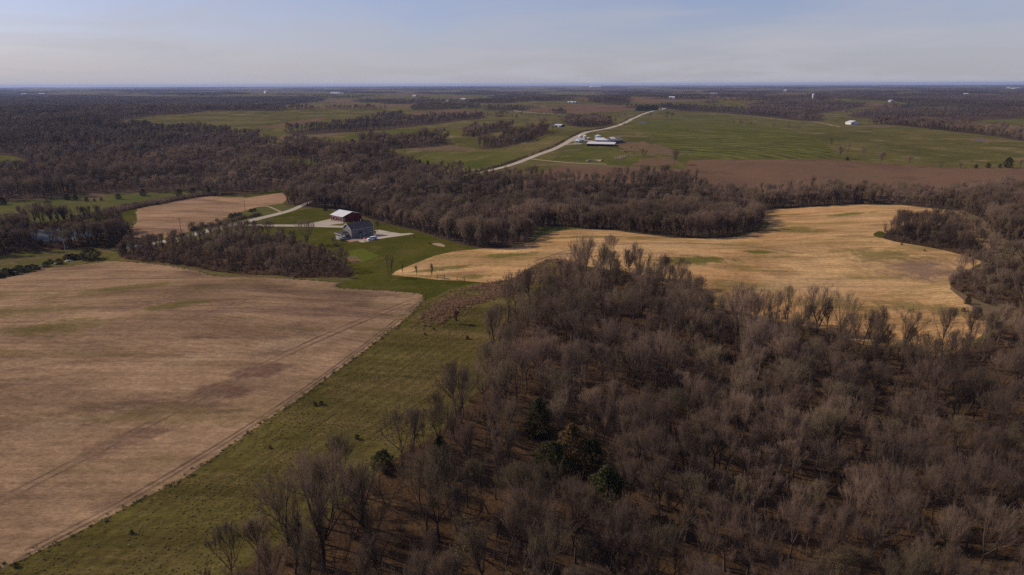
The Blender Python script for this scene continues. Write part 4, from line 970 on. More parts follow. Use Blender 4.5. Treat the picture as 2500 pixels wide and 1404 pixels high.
# brush, saplings, undergrowth
P = fill(WOOD['hill'], 3.4, r); P = P[in_view(P, 2, 40)]; P = P[r.random(len(P)) < .40]
scatter('undergrowth', 'low bare undergrowth on the floor of the near wood', 'undergrowth', 'shrub', up3(P, -.05), r.uniform(.4, 1.15, len(P)), r)
P = fill(BRUSH, 2.4, r); scatter('brush_hedge', 'low purple-brown brush strip along the far side of the small stubble field', 'hedge', 'shrub', up3(P, -.05), r.uniform(.8, 1.5, len(P)), r)
P = np.concatenate([fill(q, 3.0, r) for q in (WOOD['draw'], WOOD['clump'], WOOD['corner'], WOOD['pond'])]); P = P[off_road(P, 5)]
for h in polys('pond'): P = P[~inpoly(P, h)]
scatter('draw_undergrowth', 'tangled bare brush under the trees of the draw and field corners', 'undergrowth', 'shrub', up3(P, -.05), r.uniform(.4, 1.2, len(P)), r)
P = fill(WOOD['middle'], 3.0, r); e_ = np.concatenate([F2, LAWN]); e_ = e_[np.linalg.norm(e_, axis=1) > 280]
dm = np.min(np.linalg.norm(P[:, None] - e_[None, ::3], axis=2), axis=1) if len(P) < 60000 else np.full(len(P), 99.)
P = P[(dm < 26) & (r.random(len(P)) < .30)]; P = P[off_road(P, 4)]
scatter('wood_edge_brush', 'low bare brush along the front of the valley wood', 'undergrowth', 'shrub', up3(P, -.05), r.uniform(.4, 1.1, len(P)), r)
# brushy verge beside the far road and the near one
V = []
for a_, b_, w_, n_ in ((.54, .78, 8.5, 420), (.78, .97, 9, 260), (.15, .28, 9, 160)):
    i0, i1 = int(a_ * len(ROADC)), int(b_ * len(ROADC)); seg = ROADC[i0:i1]
    t = r.uniform(0, len(seg) - 1.01, n_); i = t.astype(int); f = (t - i)[:, None]; p = seg[i] * (1 - f) + seg[i + 1] * f; d = seg[i + 1] - seg[i]; d /= np.linalg.norm(d, axis=1, keepdims=True)
    V.append(p + np.column_stack([-d[:, 1], d[:, 0]]) * (w_ + r.uniform(-2, 2, (n_, 1))))
V = np.concatenate(V); scatter('verge_brush', 'dark weedy brush along the verge of the gravel road', 'brush', 'shrub', up3(V, -.05), r.uniform(.5, 1.0, len(V)), r)
# rough grass tussocks and brown weeds
P = fill(GRASS, .95, r, [WOOD['hill']]); P = P[in_view(P, 0, 10)]; P = P[np.linalg.norm(P, axis=1) < 260]
q = np.sin(P[:, 0] / 5 + np.sin(P[:, 1] / 7)) + np.sin(P[:, 1] / 4.2); P = P[(q > -.3) | (r.random(len(P)) < .35)]
scatter('grass_tussocks', 'tussocky yellow-green grass on the strip beside the wood', 'grass', 'tuft', up3(P), r.uniform(.30, .85, len(P)), r)
bp_ = polys('brown_grass')[0]; P = fill(bp_, .66, r); P = np.concatenate([P, P[::3] + r.normal(0, 3.0, P[::3].shape)])
dn = .5 + .5 * np.sin(P[:, 0] / 6.3 + 1.7 * np.sin(P[:, 1] / 8)) * np.sin(P[:, 1] / 5.1) + .25 * np.sin((P[:, 0] - P[:, 1]) / 2.7); P = P[r.random(len(P)) < np.clip(dn, .04, .95)]
scatter('brown_weeds', 'tall reddish-brown dead grass on the nose of the ridge', 'grass', 'weed', up3(P), r.uniform(.5, 1.15, len(P)), r)
# weedy line between the stubble and the grass strip
e = F3[np.linalg.norm(F3, axis=1) < 300]; V = []
for a_, b_ in zip(F3, np.roll(F3, -1, 0)):
    L = np.linalg.norm(b_ - a_)
    if L < 30 and np.linalg.norm(a_) < 420:
        n_ = int(L * 1.6) + 1; t = r.random((n_, 1)); V.append(a_ + (b_ - a_) * t + r.normal(0, .55, (n_, 2)))
V = np.concatenate(V); V = V[in_view(V, 0, 10)]; scatter('field_margin_grass', 'weedy grass line along the edge of the big stubble field', 'grass', 'tuft', up3(V), r.uniform(.6, 1.5, len(V)), r)

# dark hedge between the lane and the big field
HB = np.random.default_rng(21)
for i in range(20):
    t_ = i / 19; px_, py_ = -6 + 205 * t_, 678 - 46 * t_ + HB.uniform(-5, 3)
    if 95 < px_ < 110 or 130 < px_ < 175 and i % 2: continue
    HEDGE.append((px_, py_, HB.uniform(2.0, 3.8)))
# single evergreens, saplings and bushes that can be told apart
def plant(key, name, label, cat, px_, py_, h, href, group=None, wide=1.0):
    p = G1(px_, py_); s = h / href
    t = thing(name, label, cat, (p[0], p[1], p[2] - .05), r.uniform(0, 6.28), group, (s * wide, s * wide, s))
    for nm, me in PROTO[key]: link(nm if not key.startswith('shrub') else ('stem' if nm == 'trunk' else 'twigs'), me, t)
    return t
plant('cedar0', 'cedar_tree', 'dark green cone-shaped cedar standing alone at the grass strip edge', 'tree', 1075, 1150, 9, 7.5, None, 1.15)
plant('cedar1', 'cedar_tree', 'low dark round cedar beside the grass strip', 'tree', 935, 1142, 4.2, 6, None, 1.5)
plant('cedar0', 'cedar_tree', 'dark green cedar among bare trees, topmost of the evergreen cluster', 'tree', 1315, 1062, 10.5, 7.5, None, 1.3)
plant('cedar2', 'cedar_tree', 'rusty brown-green broad cedar in the middle of the evergreen cluster', 'tree', 1395, 1140, 11.5, 8.5, None, 1.5)
plant('cedar1', 'cedar_tree', 'dark spreading cedar under the rusty cedar', 'tree', 1345, 1165, 9, 6, None, 1.2)
plant('cedar0', 'cedar_tree', 'full bright-tipped olive-green cedar casting a shadow on leaf litter', 'tree', 1478, 1250, 11.5, 7.5, None, 1.6)
plant('cedar1', 'cedar_tree', 'small dark cedar wedged between the two tallest cedars', 'tree', 1445, 1135, 7, 6)
plant('cedar1', 'cedar_tree', 'small round dark cedar at the right tip of the ridge field', 'tree', 2383, 778, 4.6, 6)
plant('cedar0', 'cedar_tree', 'small dark cedar below the corner wood', 'tree', 2362, 742, 3.6, 7.5, None, 1.3)
plant('cedar1', 'cedar_tree', 'dark bushy cedar behind the stubble grove', 'tree', 2442, 632, 4.2, 6)
plant('cedar1', 'cedar_tree', 'big black-green round cedar at the road bend by the big field', 'tree', 222, 634, 6.5, 6, None, 1.9)
plant('cedar0', 'cedar_tree', 'dark cedar clothing the foot of a bare tree by the road', 'tree', 302, 622, 7, 7.5, None, 1.2)
for px_, py_, h in ((505, 474, 8), (472, 474, 6), (438, 478, 6), (350, 478, 6), (290, 486, 5), (165, 488, 5), (185, 487, 4), (45, 560, 4), (8, 500, 6)):
    plant('cedar1', 'cedar_tree', 'dark rounded cedar along the meadow edge of the valley wood', 'tree', px_, py_, h, 6, 'cedars along the meadow', 1.2)
for px_, py_, h in ((212, 492, 4), (231, 492, 2.6), (248, 490, 2.8)):
    plant('cedar1', 'cedar_tree', 'small cedar standing out in the open meadow', 'tree', px_, py_, h, 6, 'cedars in the meadow')
for px_, py_, h in ((800, 408, 8), (815, 406, 7), (835, 408, 8), (848, 402, 7), (862, 356, 10), (880, 362, 8), (895, 368, 8), (985, 398, 8), (1005, 402, 8), (1025, 408, 9), (1045, 412, 9), (1125, 430, 8), (1158, 328, 7), (1085, 320, 6), (1155, 334, 6)):
    plant('cedar0', 'cedar_tree', 'dark cedar among the bare woods of the middle distance', 'tree', px_, py_, h, 7.5, 'cedars in the distant woods', 1.25)
for i in range(16):
    plant('pine0', 'pine_tree', 'tall dark pine in the windbreak row beside the far road', 'tree', 1553 + i * 3.5, 270.5 - i * .12 + (i % 2) * .5, 15 + (i * 7 % 5), 13, 'windbreak pines', 1.1)
for px_, py_, h in ((2382, 411, 4), (2412, 410, 5), (2440, 410, 4), (2460, 409.5, 10), (2068, 392, 4)):
    plant('cedar1', 'cedar_tree', 'dark cedar on the fence line below the far pasture', 'tree', px_, py_, h, 6, 'fence line cedars')
for px_, py_, h, k in ((2030, 353, 9, 1), (2050, 388, 13, 0), (2067, 370, 10, 1), (2107, 373, 8, 1), (2148, 402, 13, 0), (2216, 407, 11, 0), (2296, 410, 7, 1), (2345, 411, 5, 1), (2490, 410, 8, 0), (1832, 306, 9, 1), (1888, 311, 8, 1), (1925, 316, 9, 1), (1950, 316, 7, 1), (1790, 305, 9, 0), (1805, 305, 9, 0), (1810, 304, 8, 1), (1594, 333, 4, 1), (1535, 296, 3, 1), (1525, 303, 3, 1)):
    plant('mid%d' % (3 if k else 4), 'pasture_tree', 'bare bushy tree on the fence line above the ploughed field' if py_ > 395 else ('bare bushy tree beyond the corner of the striped green field' if py_ > 340 else 'bare bushy tree by the top of the striped green field'), 'tree', px_, py_, h, 11, 'trees dotted on far pastures', 1.35)
plant('mid4', 'pasture_tree', 'round bare bushy tree between two ploughed fields', 'tree', 1645, 404, 16, 11, None, 1.3)
plant('mid3', 'pasture_tree', 'bare bush beside the hay bales', 'tree', 1572, 383, 9, 11, None, 1.4)
for px_ in (1628, 1640): plant('mid%d' % (0 if px_ < 1630 else 5), 'pasture_tree', 'one of two tall bare trees at the top of the green striped field', 'tree', px_, 295, 22, 13.5, 'pair above the striped field')
for px_ in (1250, 1262, 1275, 1284, 1292, 1301, 1314, 1335, 1342): plant('mid2', 'pasture_tree', 'slim bare tree in a sparse row across the far pasture', 'tree', px_, 288 + (px_ % 3), 14, 15, 'sparse far row')
plant('near8', 'lawn_tree', 'twin-stemmed bare tree at the foot of the lawn beside the field corner', 'tree', 951, 677, 10.5, 9, None, .7)
for i, (px_, py_, h) in enumerate(((984, 671, 5), (1017, 674, 5.5), (1051, 678, 7))):
    plant('sapling', 'sapling', ('thin bare sapling nearest the twin-stemmed tree', 'thin bare sapling between two other saplings on the field corner', 'tallest thin bare sapling beside the wooden fence brace')[i], 'tree', px_, py_, h, 5.5, None, .8)
plant('rust_sapling', 'sapling', 'small tree with clinging rusty leaves on the grass strip', 'tree', 1115, 790, 4.6, 5.0, None, .85)
plant('near7', 'lawn_tree', 'dark rounded bare tree against the end of the house', 'tree', 921, 567, 7, 10, None, 1.15)
plant('cedar1', 'evergreen_bush', 'dark bush at the foot of the house end wall', 'bush', 915, 571, 2.2, 6, None, 1.0)
plant('cedar1', 'evergreen_bush', 'dark round bush where the upper lawn meets the wood', 'bush', 794, 514, 3.2, 6, None, 1.3)
for px_, py_, h in HEDGE: plant('cedar1', 'evergreen_bush', 'dark low bush in the hedge between the lane and the big stubble field', 'bush', px_, py_, h, 6, 'lane hedge bushes', 1.7)
for px_, py_, h in ((832, 584, 2.6), (822, 580, 2.4), (812, 588, 2.6), (820, 600, 2.8), (835, 596, 2.0)):
    plant('shrub1', 'garden_shrub', 'bare brown garden shrub beside the house porch', 'shrub', px_, py_, h, 2.2, 'shrubs by the porch')
for px_, py_, h in ((833, 588, 1.6), (839, 590, 1.5)):
    plant('cedar1', 'evergreen_bush', 'small dark evergreen bush at the terrace corner', 'bush', px_, py_, h, 6, 'terrace bushes', 1.3)
for px_, py_, h in ((565, 533, 3.6), (575, 531, 3.4), (586, 528, 3.0), (613, 518, 2.8), (622, 516, 2.6), (530, 541, 2.2)):
    plant('cedar1', 'evergreen_bush', 'low dark bush on the bank above the gravel road', 'bush', px_, py_, h, 6, 'road bank bushes', 1.5)
for px_, py_, h in ((1141, 828, 1.3), (770, 990, 1.1), (785, 988, 1.2), (322, 1303, .9), (872, 1072, 1.3), (1060, 806, 1.0), (1038, 818, .9), (660, 1095, .8), (40, 1385, 1.0)):
    plant('cedar1', 'evergreen_bush', 'tiny dark cedar seedling on the rough grass strip', 'bush', px_, py_, h, 6, 'seedlings on the grass strip', 1.1)
for px_, py_, h in ((2201, 598, 1.1), (2257, 613, 1.0), (2480, 645, 1.6), (2476, 665, 1.5), (2470, 672, 1.2), (2352, 760, 1.6)):
    plant('cedar1', 'evergreen_bush', 'tiny dark bush along the right margin of the ridge field', 'bush', px_, py_, h, 6, 'seedlings by the ridge field', 1.2)
# ------------------------------------------------------------------ buildings and small things
def frame_from(a, b):
    """ground points of a wall's two feet -> origin, heading, length"""
    p, q = G1(*a), G1(*b); return p, math.atan2(q[1] - p[1], q[0] - p[0]), float(np.hypot(q[0] - p[0], q[1] - p[1]))
def gable_shell(t, L, D, ev, pk, wall, roof, ridge='x', over=.4, thick=.16, trim=None, low=-1.2):
    """walls with gables, two roof slabs; local x along the front wall, y to the back"""
    w = MB()
    if ridge == 'x':
        w.prismx([(0, low), (D, low), (D, ev), (D / 2, pk), (0, ev)], 0, L); w.build('wall', wall, t)
        s = (pk - ev) / (D / 2)
        for y0, y1, z0, z1 in ((-over, D / 2, ev - over * s, pk), (D + over, D / 2, ev - over * s, pk)):
            m = MB(); m.prismx([(y0, z0 + .03), (y1, z1 + .03), (y1, z1 + thick + .03), (y0, z0 + thick + .03)], -over, L + over); m.build('roof', roof, t)
        if trim:
            for x in (-over - .06, L + over + .002):
                m = MB()
                for y0, y1, z0, z1 in ((-over, D / 2, ev - over * s, pk), (D + over, D / 2, ev - over * s, pk)):
                    m.prismx([(y0, z0 - .16), (y1, z1 - .16), (y1, z1 + thick + .06), (y0, z0 + thick + .06)], x, x + .058)
                m.build('barge_board', trim, t)
    else:
        w.prism([(0, low), (L, low), (L, ev), (L / 2, pk), (0, ev)], 0, D); w.build('wall', wall, t)
        s = (pk - ev) / (L / 2)
        for x0, x1 in ((-over, L / 2), (L + over, L / 2)):
            m = MB(); z0 = ev - over * s; m.prism([(x0, z0 + .03), (x1, pk + .03), (x1, pk + thick + .03), (x0, z0 + thick + .03)], -over, D + over); m.build('roof', roof, t)
def opening(t, name, u, z, w, h, face, wall_d, mat_f, mat_p, fr=.12, proud=.05, pane='pane'):
    """a framed window or door on a wall face: face 'f' (y=0), 'l' (x=0), 'r' (x=wall_d)"""
    def slab(m, a0, a1, z0, z1, p0, p1):
        if face == 'f': m.box(a0, a1, -p1, -p0, z0, z1)
        elif face == 'l': m.box(-p1, -p0, a0, a1, z0, z1)
        else: m.box(wall_d + p0, wall_d + p1, a0, a1, z0, z1)
    m = MB(); a0, a1, z0, z1 = u - w / 2, u + w / 2, z - h / 2, z + h / 2
    slab(m, a0 - fr, a1 + fr, z0 - fr, z0, .003, proud + .02); slab(m, a0 - fr, a1 + fr, z1, z1 + fr, .003, proud)
    slab(m, a0 - fr, a0, z0, z1, .003, proud); slab(m, a1, a1 + fr, z0, z1, .003, proud)
    o = m.build(name, mat_f, t); p = MB(); slab(p, a0, a1, z0, z1, .004, .02); p.build(pane, mat_p, o); return o

# grey-blue farmhouse
p0, hd, L = frame_from((858.5, 583.5), (912.5, 574.8)); D, EV, PK = 8.4, 5.5, 8.1
house = thing('farmhouse', 'two-storey grey-blue farmhouse with dark shingle roof and white trim', 'house', p0, hd)
gable_shell(house, L, D, EV, PK, 'siding_blue', 'shingle', 'x', .45, .16, 'white_paint')
for u, z, w, h in ((.177, 4.35, 1.5, 1.35), (.484, 4.75, .8, .8), (.80, 4.35, 1.3, 1.35), (.61, 1.9, .9, 1.0), (.863, 1.7, 1.3, 1.3)):
    opening(house, 'window', u * L, z, w, h, 'f', 0, 'white_paint', 'glass_dark')
for y, z in ((2.4, 4.5), (5.8, 4.5), (1.8, 1.7), (4.2, 6.6)): opening(house, 'window', y, z, .95, 1.25 if z < 6 else .7, 'l', 0, 'white_paint', 'glass_dark')
for y, z in ((2.4, 4.4), (5.8, 4.4), (4.0, 1.7)): opening(house, 'window', y, z, .95, 1.25, 'r', L, 'white_paint', 'glass_dark')
opening(house, 'door', .42 * L, 1.05, 1.0, 2.05, 'f', 0, 'white_paint', 'glass_dark', .14, .05, 'door_panel_or_shade')
po = MB(); u = .42 * L; po.box(u - 1.1, u - .98, -1.3, -1.18, 0, 2.35); po.box(u + .98, u + 1.1, -1.3, -1.18, 0, 2.35); po.box(u - 1.15, u + 1.15, -1.35, -.003, 2.35, 2.5)
po = po.build('portico', 'white_paint', house)
m = MB(); m.prism([(u - 1.3, 2.5), (u + 1.3, 2.5), (u, 3.2)], -1.45, -.004); m.build('portico_roof', 'shingle', po)
for x0, x1, y0, y1 in ((-.06, .08, -.06, .08), (L - .08, L + .06, -.06, .08), (-.06, .08, D - .08, D + .06)):
    m = MB(); m.box(x0, x1, y0, y1, -.3, EV - .05); m.build('corner_board', 'white_paint', house)
m = MB(); m.box(-.35, L + .35, -.56, -.46, EV - .52, EV - .36); m.build('gutter', 'white_paint', house)
for fx in (.28, .40, .50, .58, .78):
    m = MB(); m.tube([(fx * L, D / 2 - .7, PK - .5), (fx * L, D / 2 - .7, PK + .12)], [.13, .13], 8); m.build('roof_vent', 'chrome', house)
m = MB(); m.tube([(.66 * L, D / 2 + .8, PK - .6), (.66 * L, D / 2 + .8, PK + .7)], [.2, .2], 8); m.tube([(.66 * L, D / 2 + .8, PK + .7), (.66 * L, D / 2 + .8, PK + .95)], [.3, .26], 8); m.build('chimney_flue', 'grey_paint', house)
m = MB(); m.tube([(.36 * L, D / 2 + 1.2, PK - .9), (.36 * L, D / 2 + 1.2, PK + .5)], [.12, .12], 8); m.build('chimney_flue', 'grey_paint', house)
# porch on the left end
pd = MB().box(-4.6, -.004, 2.4, 9.4, -1.0, .35).build('porch', 'grey_paint', house)
m = MB(); zl, zh = 2.75, 3.75
m.add([(-5.0, 2.0, zl), (0 - .005, 2.0, zl), (-.005, 9.8, zl), (-5.0, 9.8, zl), (-.005, 4.2, zh), (-.005, 7.6, zh), (-2.6, 4.2, zh), (-2.6, 7.6, zh)], [(0, 1, 4, 6), (0, 6, 7, 3), (3, 7, 5, 2), (6, 4, 5, 7), (0, 3, 2, 1), (1, 2, 5, 4)]); m.build('porch_roof', 'shingle', pd)
m = MB(); m.box(-5.06, -5.002, 1.95, 9.85, zl - .2, zl + .04); m.box(-5.0, -.005, 1.95, 1.998, zl - .2, zl + .04); m.build('fascia', 'white_paint', pd)
for y in (2.5, 4.8, 7.1, 9.3): MB().box(-4.58, -4.42, y - .08, y + .08, .35, zl).build('porch_post', 'white_paint', pd)
MB().box(-2.3, -2.15, 2.42, 2.57, .35, zl).build('porch_post', 'white_paint', pd)
m = MB(); m.box(-4.56, -4.48, 2.5, 9.3, 1.2, 1.32); m.box(-4.56, -4.48, 2.5, 9.3, .5, .6)
for k in range(28): m.box(-4.54, -4.50, 2.6 + k * .245, 2.68 + k * .245, .6, 1.2)
m.box(-4.4, -2.3, 2.44, 2.5, 1.2, 1.3); m.build('railing', 'white_paint', pd)

# red barn
p0, hd, L = frame_from((837, 542), (883.5, 538.2)); D = 14.0
barn = thing('red_barn', 'red metal barn with a pale roof and three openings in its side wall', 'barn', p0, hd)
gable_shell(barn, L, D, 3.5, 5.9, 'metal_red', 'roof_white', 'y', .35, .12)
for y, w in ((3.0, 1.6), (6.8, 1.9), (10.8, 2.1)): opening(barn, 'barn_door', y, 1.45, w, 2.5, 'l', 0, 'white_paint', 'doorway_shade', .15, .05, 'door_panel_or_shade')  # dark slabs on the solid wall stand in for the unlit interior
opening(barn, 'side_door', 1.3, 1.25, 1.4, 2.4, 'f', 0, 'grey_paint', 'door_grey', .1, .05, 'door_panel_or_shade')
opening(barn, 'window', 8.6, 1.8, .9, .8, 'f', 0, 'metal_red', 'glass_dark')
m = MB(); m.box(-.08, .1, -.08, .1, -.4, 3.4); m.build('corner_trim', 'white_paint', barn)

# white estate car
p, q = G1(898.5, 587), G1(918, 584); hd = math.atan2(p[1] - q[1], p[0] - q[0]); c_ = (p + q) / 2
car = thing('parked_car', 'white long-roofed estate car parked on the gravel beside the house', 'car', (c_[0], c_[1], float(Hgt(c_[0], c_[1])) + .02), hd)
def loft(m, secs):
    n = len(secs[0]); v = [pt for s in secs for pt in s]; f = [(i * n + j, i * n + (j + 1) % n, (i + 1) * n + (j + 1) % n, (i + 1) * n + j) for i in range(len(secs) - 1) for j in range(n)]
    m.add(v, f + [tuple(range(n))[::-1], tuple(range((len(secs) - 1) * n, len(secs) * n))]); return m
def sec(x, w, z0, z1, r_=.12): return [(x, -w + r_, z0), (x, w - r_, z0), (x, w, z0 + r_), (x, w, z1 - r_), (x, w - r_, z1), (x, -w + r_, z1), (x, -w, z1 - r_), (x, -w, z0 + r_)]
body = loft(MB(), [sec(-2.75, .86, .45, 1.0), sec(-2.6, .95, .35, 1.12), sec(1.0, .97, .33, 1.12), sec(2.1, .95, .35, 1.06), sec(2.6, .90, .4, .98), sec(2.75, .80, .5, .88)]).build('body', 'car_white', car)
loft(MB(), [sec(-2.7, .80, 1.05, 1.10, .02), sec(-2.55, .84, 1.05, 1.66, .1), sec(.55, .84, 1.05, 1.68, .1), sec(1.35, .80, 1.05, 1.14, .02)]).build('window_band', 'glass_dark', car)
loft(MB(), [sec(-2.6, .74, 1.66, 1.72, .02), sec(-2.3, .80, 1.66, 1.80, .06), sec(.3, .80, 1.66, 1.80, .06), sec(.62, .74, 1.66, 1.72, .02)]).build('car_roof', 'car_white', car)
for x in (-2.5, -1.3, -.3, .55):
    MB().box(x - .05, x + .05, -.86, -.835, 1.08, 1.68).build('pillar', 'car_white', car); MB().box(x - .05, x + .05, .835, .86, 1.08, 1.68).build('pillar', 'car_white', car)
for x in (-1.75, 1.75):
    for y in (-.93, .93):
        m = MB(); m.tube([(x, y - .13, .38), (x, y + .13, .38)], [.38, .38], 16); wv = m.build('wheel', 'rubber', car)
        sg = 1 if y > 0 else -1; m = MB(); m.tube([(x, y + sg * .125, .38), (x, y + sg * .145, .38)], [.22, .2], 12); m.build('rim', 'chrome', wv)
for y in (-.62, .62):
    MB().box(2.66, 2.765, y - .18, y + .18, .72, .86).build('headlight', 'headlamp', car); MB().box(-2.78, -2.72, y - .12, y + .12, .75, .95).build('tail_light', 'red_cloth', car)
MB().box(2.72, 2.82, -.8, .8, .42, .56).build('bumper', 'chrome', car)

# garden umbrella over a dark table
p = G1(892, 590.3); um = thing('patio_umbrella', 'red garden umbrella open at the corner of the brick terrace', 'umbrella', p)
m = MB(); m.tube([(0, 0, -.1), (0, 0, 2.55)], [.03, .03], 6); m.build('pole', 'pole_wood', um)
m = MB(); n = 8; v = [(0, 0, 2.6)] + [(.55 * math.cos(2 * PI * k / n), .55 * math.sin(2 * PI * k / n), 2.42) for k in range(n)] + [(1.05 * math.cos(2 * PI * k / n), 1.05 * math.sin(2 * PI * k / n), 1.95) for k in range(n)] + [(1.05 * math.cos(2 * PI * k / n), 1.05 * math.sin(2 * PI * k / n), 1.78) for k in range(n)]
f = [(0, 1 + k, 1 + (k + 1) % n) for k in range(n)] + [(1 + k, 9 + k, 9 + (k + 1) % n, 1 + (k + 1) % n) for k in range(n)] + [(9 + k, 17 + k, 17 + (k + 1) % n, 9 + (k + 1) % n) for k in range(n)]
m.add(v, f); m.build('canopy', 'red_cloth', um)
m = MB(); m.tube([(0, 0, -.05), (0, 0, .12)], [.3, .28], 10); m.build('base', 'concrete', um)
tb = thing('patio_table', 'dark round garden table under the red umbrella', 'table', p)
m = MB()
n = 14; ring = lambda rad, z: [(rad * math.cos(2 * PI * k / n), rad * math.sin(2 * PI * k / n), z) for k in range(n)]
m.add(ring(.06, .74) + ring(.62, .74) + ring(.62, .70) + ring(.06, .70), [(a * n + k, a * n + (k + 1) % n, ((a + 1) % 4) * n + (k + 1) % n, ((a + 1) % 4) * n + k) for a in range(4) for k in range(n)]); m.build('table_top', 'pole_wood', tb)
for k in range(4):
    a = k * PI / 2 + .4; MB().tube([(.5 * math.cos(a), .5 * math.sin(a), -.05), (.42 * math.cos(a), .42 * math.sin(a), .71)], [.03, .03], 5).build('leg', 'pole_wood', tb)

# utility poles
def pole(px_, py_, h, label, arm=True, mat='pole_wood', rot=.4):
    p = G1(px_, py_); t = thing('utility_pole', label, 'pole', p, rot)
    MB().tube([(0, 0, -.6), (0, 0, h * .5), (0, 0, h)], [.16, .14, .11], 8).build('shaft', mat, t)
    if arm:
        MB().box(-1.2, 1.2, -.17, -.06, h - .75, h - .6).build('crossarm', mat, t)
        for x in (-1.05, -.4, .4, 1.05): MB().tube([(x, -.11, h - .6), (x, -.11, h - .38)], [.05, .035], 6).build('insulator', 'white_paint', t)
pole(443, 569, 9.5, 'weathered utility pole at the lower edge of the small stubble field')
pole(599, 515, 8.5, 'weathered utility pole on the bank above the road')
pole(771, 500, 9.5, 'pale utility pole with a wide crossarm standing against the valley wood', True, 'pole_pale')
pole(162, 622, 9, 'pale utility pole at the roadside below the pond trees', True, 'pole_pale')
pole(927, 533, 5.5, 'short dark pole at the wood edge behind the barn', False)
# mailbox, barrels, fence braces
p = G1(597, 545.5); t = thing('mailbox', 'roadside mailbox on a post where the drive meets the road', 'mailbox', p, .3)
MB().box(-.06, .06, -.06, .06, -.3, 1.05).build('post', 'pole_wood', t); m = MB(); m.prism([(-.13, 1.05), (.13, 1.05), (.13, 1.22), (.07, 1.31), (-.07, 1.31), (-.13, 1.22)], -.28, .28); m.build('box', 'grey_paint', t)
for px_, py_, lb in ((1011, 579, 'rusty dark barrel standing on the lawn beyond the gravel'), (1049, 595.5, 'dark barrel beside the sandy patch on the lawn')):
    p = G1(px_, py_); t = thing('burn_barrel', lb, 'barrel', p)
    m = MB(); m.tube([(0, 0, -.05), (0, 0, .3), (0, 0, .33), (0, 0, .6), (0, 0, .63), (0, 0, .95)], [.32, .32, .335, .335, .32, .32], 14); m.build('drum', 'pole_wood', t)
    m = MB(); m.tube([(0, 0, .951), (0, 0, .99)], [.34, .33], 14); m.build('rim', 'rubber', t)
for a, b, lb in (((1067.5, 679), (1085, 680), 'wooden fence brace of two posts beside the tallest sapling'), ((1116, 684.5), (1134.5, 687), 'wooden fence brace of two posts next to the brown grass')):
    p, hd, L = frame_from(a, b); t = thing('fence_brace', lb, 'fence', p, hd)
    for x in (0, L): MB().tube([(x, 0, -.4), (x, 0, 1.75)], [.14, .12], 7).build('post', 'pole_wood', t)
    MB().tube([(.02, 0, 1.25), (L - .02, 0, 1.2)], [.07, .07], 6).build('rail', 'pole_wood', t); MB().tube([(.05, .0, .35), (L - .05, 0, .3)], [.06, .06], 6).build('rail', 'pole_wood', t)
    MB().tube([(.05, 0, .32), (L - .05, 0, 1.2)], [.015, .015], 4).build('brace_wire', 'pole_wood', t)

# limestone boulders along the road below the big field
rb = np.random.default_rng(9)
def rock_mesh(seed):
    q = np.random.default_rng(seed); import bmesh
    bm = bmesh.new(); bmesh.ops.create_icosphere(bm, subdivisions=2, radius=1)
    ax = q.normal(0, 1, (9, 3)); ax /= np.linalg.norm(ax, axis=1, keepdims=True); dd = q.uniform(.6, .95, 9)
    for v in bm.verts:
        c0 = np.array(v.co)
        for n_, d_ in zip(ax, dd):
            k = c0 @ n_ - d_
            if k > 0: c0 = c0 - n_ * k
        v.co = c0 + q.normal(0, .02, 3)
    me = bpy.data.meshes.new('boulder'); bm.to_mesh(me); bm.free(); me.materials.append(MAT['limestone']); return me
RM = [rock_mesh(i) for i in range(4)]
for i, (px_, py_, s) in enumerate(((26, 668, 1.3), (37, 666, 1.1), (58, 662, .8), (83, 656, 1.1), (92, 654, .8), (99, 652, 1.0), (107, 650, .7), (138, 645, 1.2), (144, 644, .8), (164, 639, 1.2), (171, 637.5, 1.0), (176, 637, .7))):
    p = G1(px_, py_); o = link('limestone_boulder', RM[i % 4], None, (p[0], p[1], p[2] + .15 * s), rb.uniform(0, 6), (s * 1.3, s, s * .65))
    tag(o, 'pale limestone boulder on the bank beside the road below the big stubble field', 'boulder', 'roadside boulders')

# ---- far farmstead
def shed(name, label, cat, a, b, D, ev, pk, wall, roof, ridge='x', doors=(), group=None, over=.5):
    p, hd, L = frame_from(a, b); t = thing(name, label, cat, p, hd, group); gable_shell(t, L, D, ev, pk, wall, roof, ridge, over, .2)
    for u, z, w, h, mt in doors: opening(t, 'door' if h > 1.6 else 'window', u * L, z, w, h, 'f', 0, 'white_paint', mt, .2, .08, 'door_panel_or_shade' if h > 1.6 else 'pane')
    return t, L
p, hd, L = frame_from((1433, 357), (1499, 357.6))
t = thing('cattle_shed', 'long open-fronted cattle shed with a pale metal roof in the far farmyard', 'shed', p, hd); D = 13.0
m = MB(); m.box(0, L, D - .2, D, -1, 4.3); m.box(0, .2, 0, D - .2, -1, 3.2); m.box(L - .2, L, 0, D - .2, -1, 3.2); m.build('wall', 'wood_grey', t)
m = MB(); m.prismx([(-1.2, 3.15), (D + .5, 4.7), (D + .5, 4.95), (-1.2, 3.4)], -.6, L + .6); m.build('roof', 'roof_white', t)
for k in range(9): MB().box(k * (L - .3) / 8, k * (L - .3) / 8 + .3, -.02, .28, -1, 3.2).build('post', 'pole_wood', t)
shed('machine_shed', 'pale metal-roofed machine shed behind the long cattle shed', 'shed', (1454, 350.5), (1485, 350.7), 17, 4.5, 7.0, 'grey_paint', 'roof_white', 'x', ((.3, 1.8, 4, 3.4, 'doorway_shade'),))
t, L = shed('farm_barn', 'dark-walled barn with a rusty grey roof and one pale roof panel', 'barn', (1490, 351.5), (1521, 348.5), 20, 4.0, 7.6, 'wood_grey', 'roof_rust', 'x', ((.6, 1.7, 6, 3.2, 'doorway_shade'),))
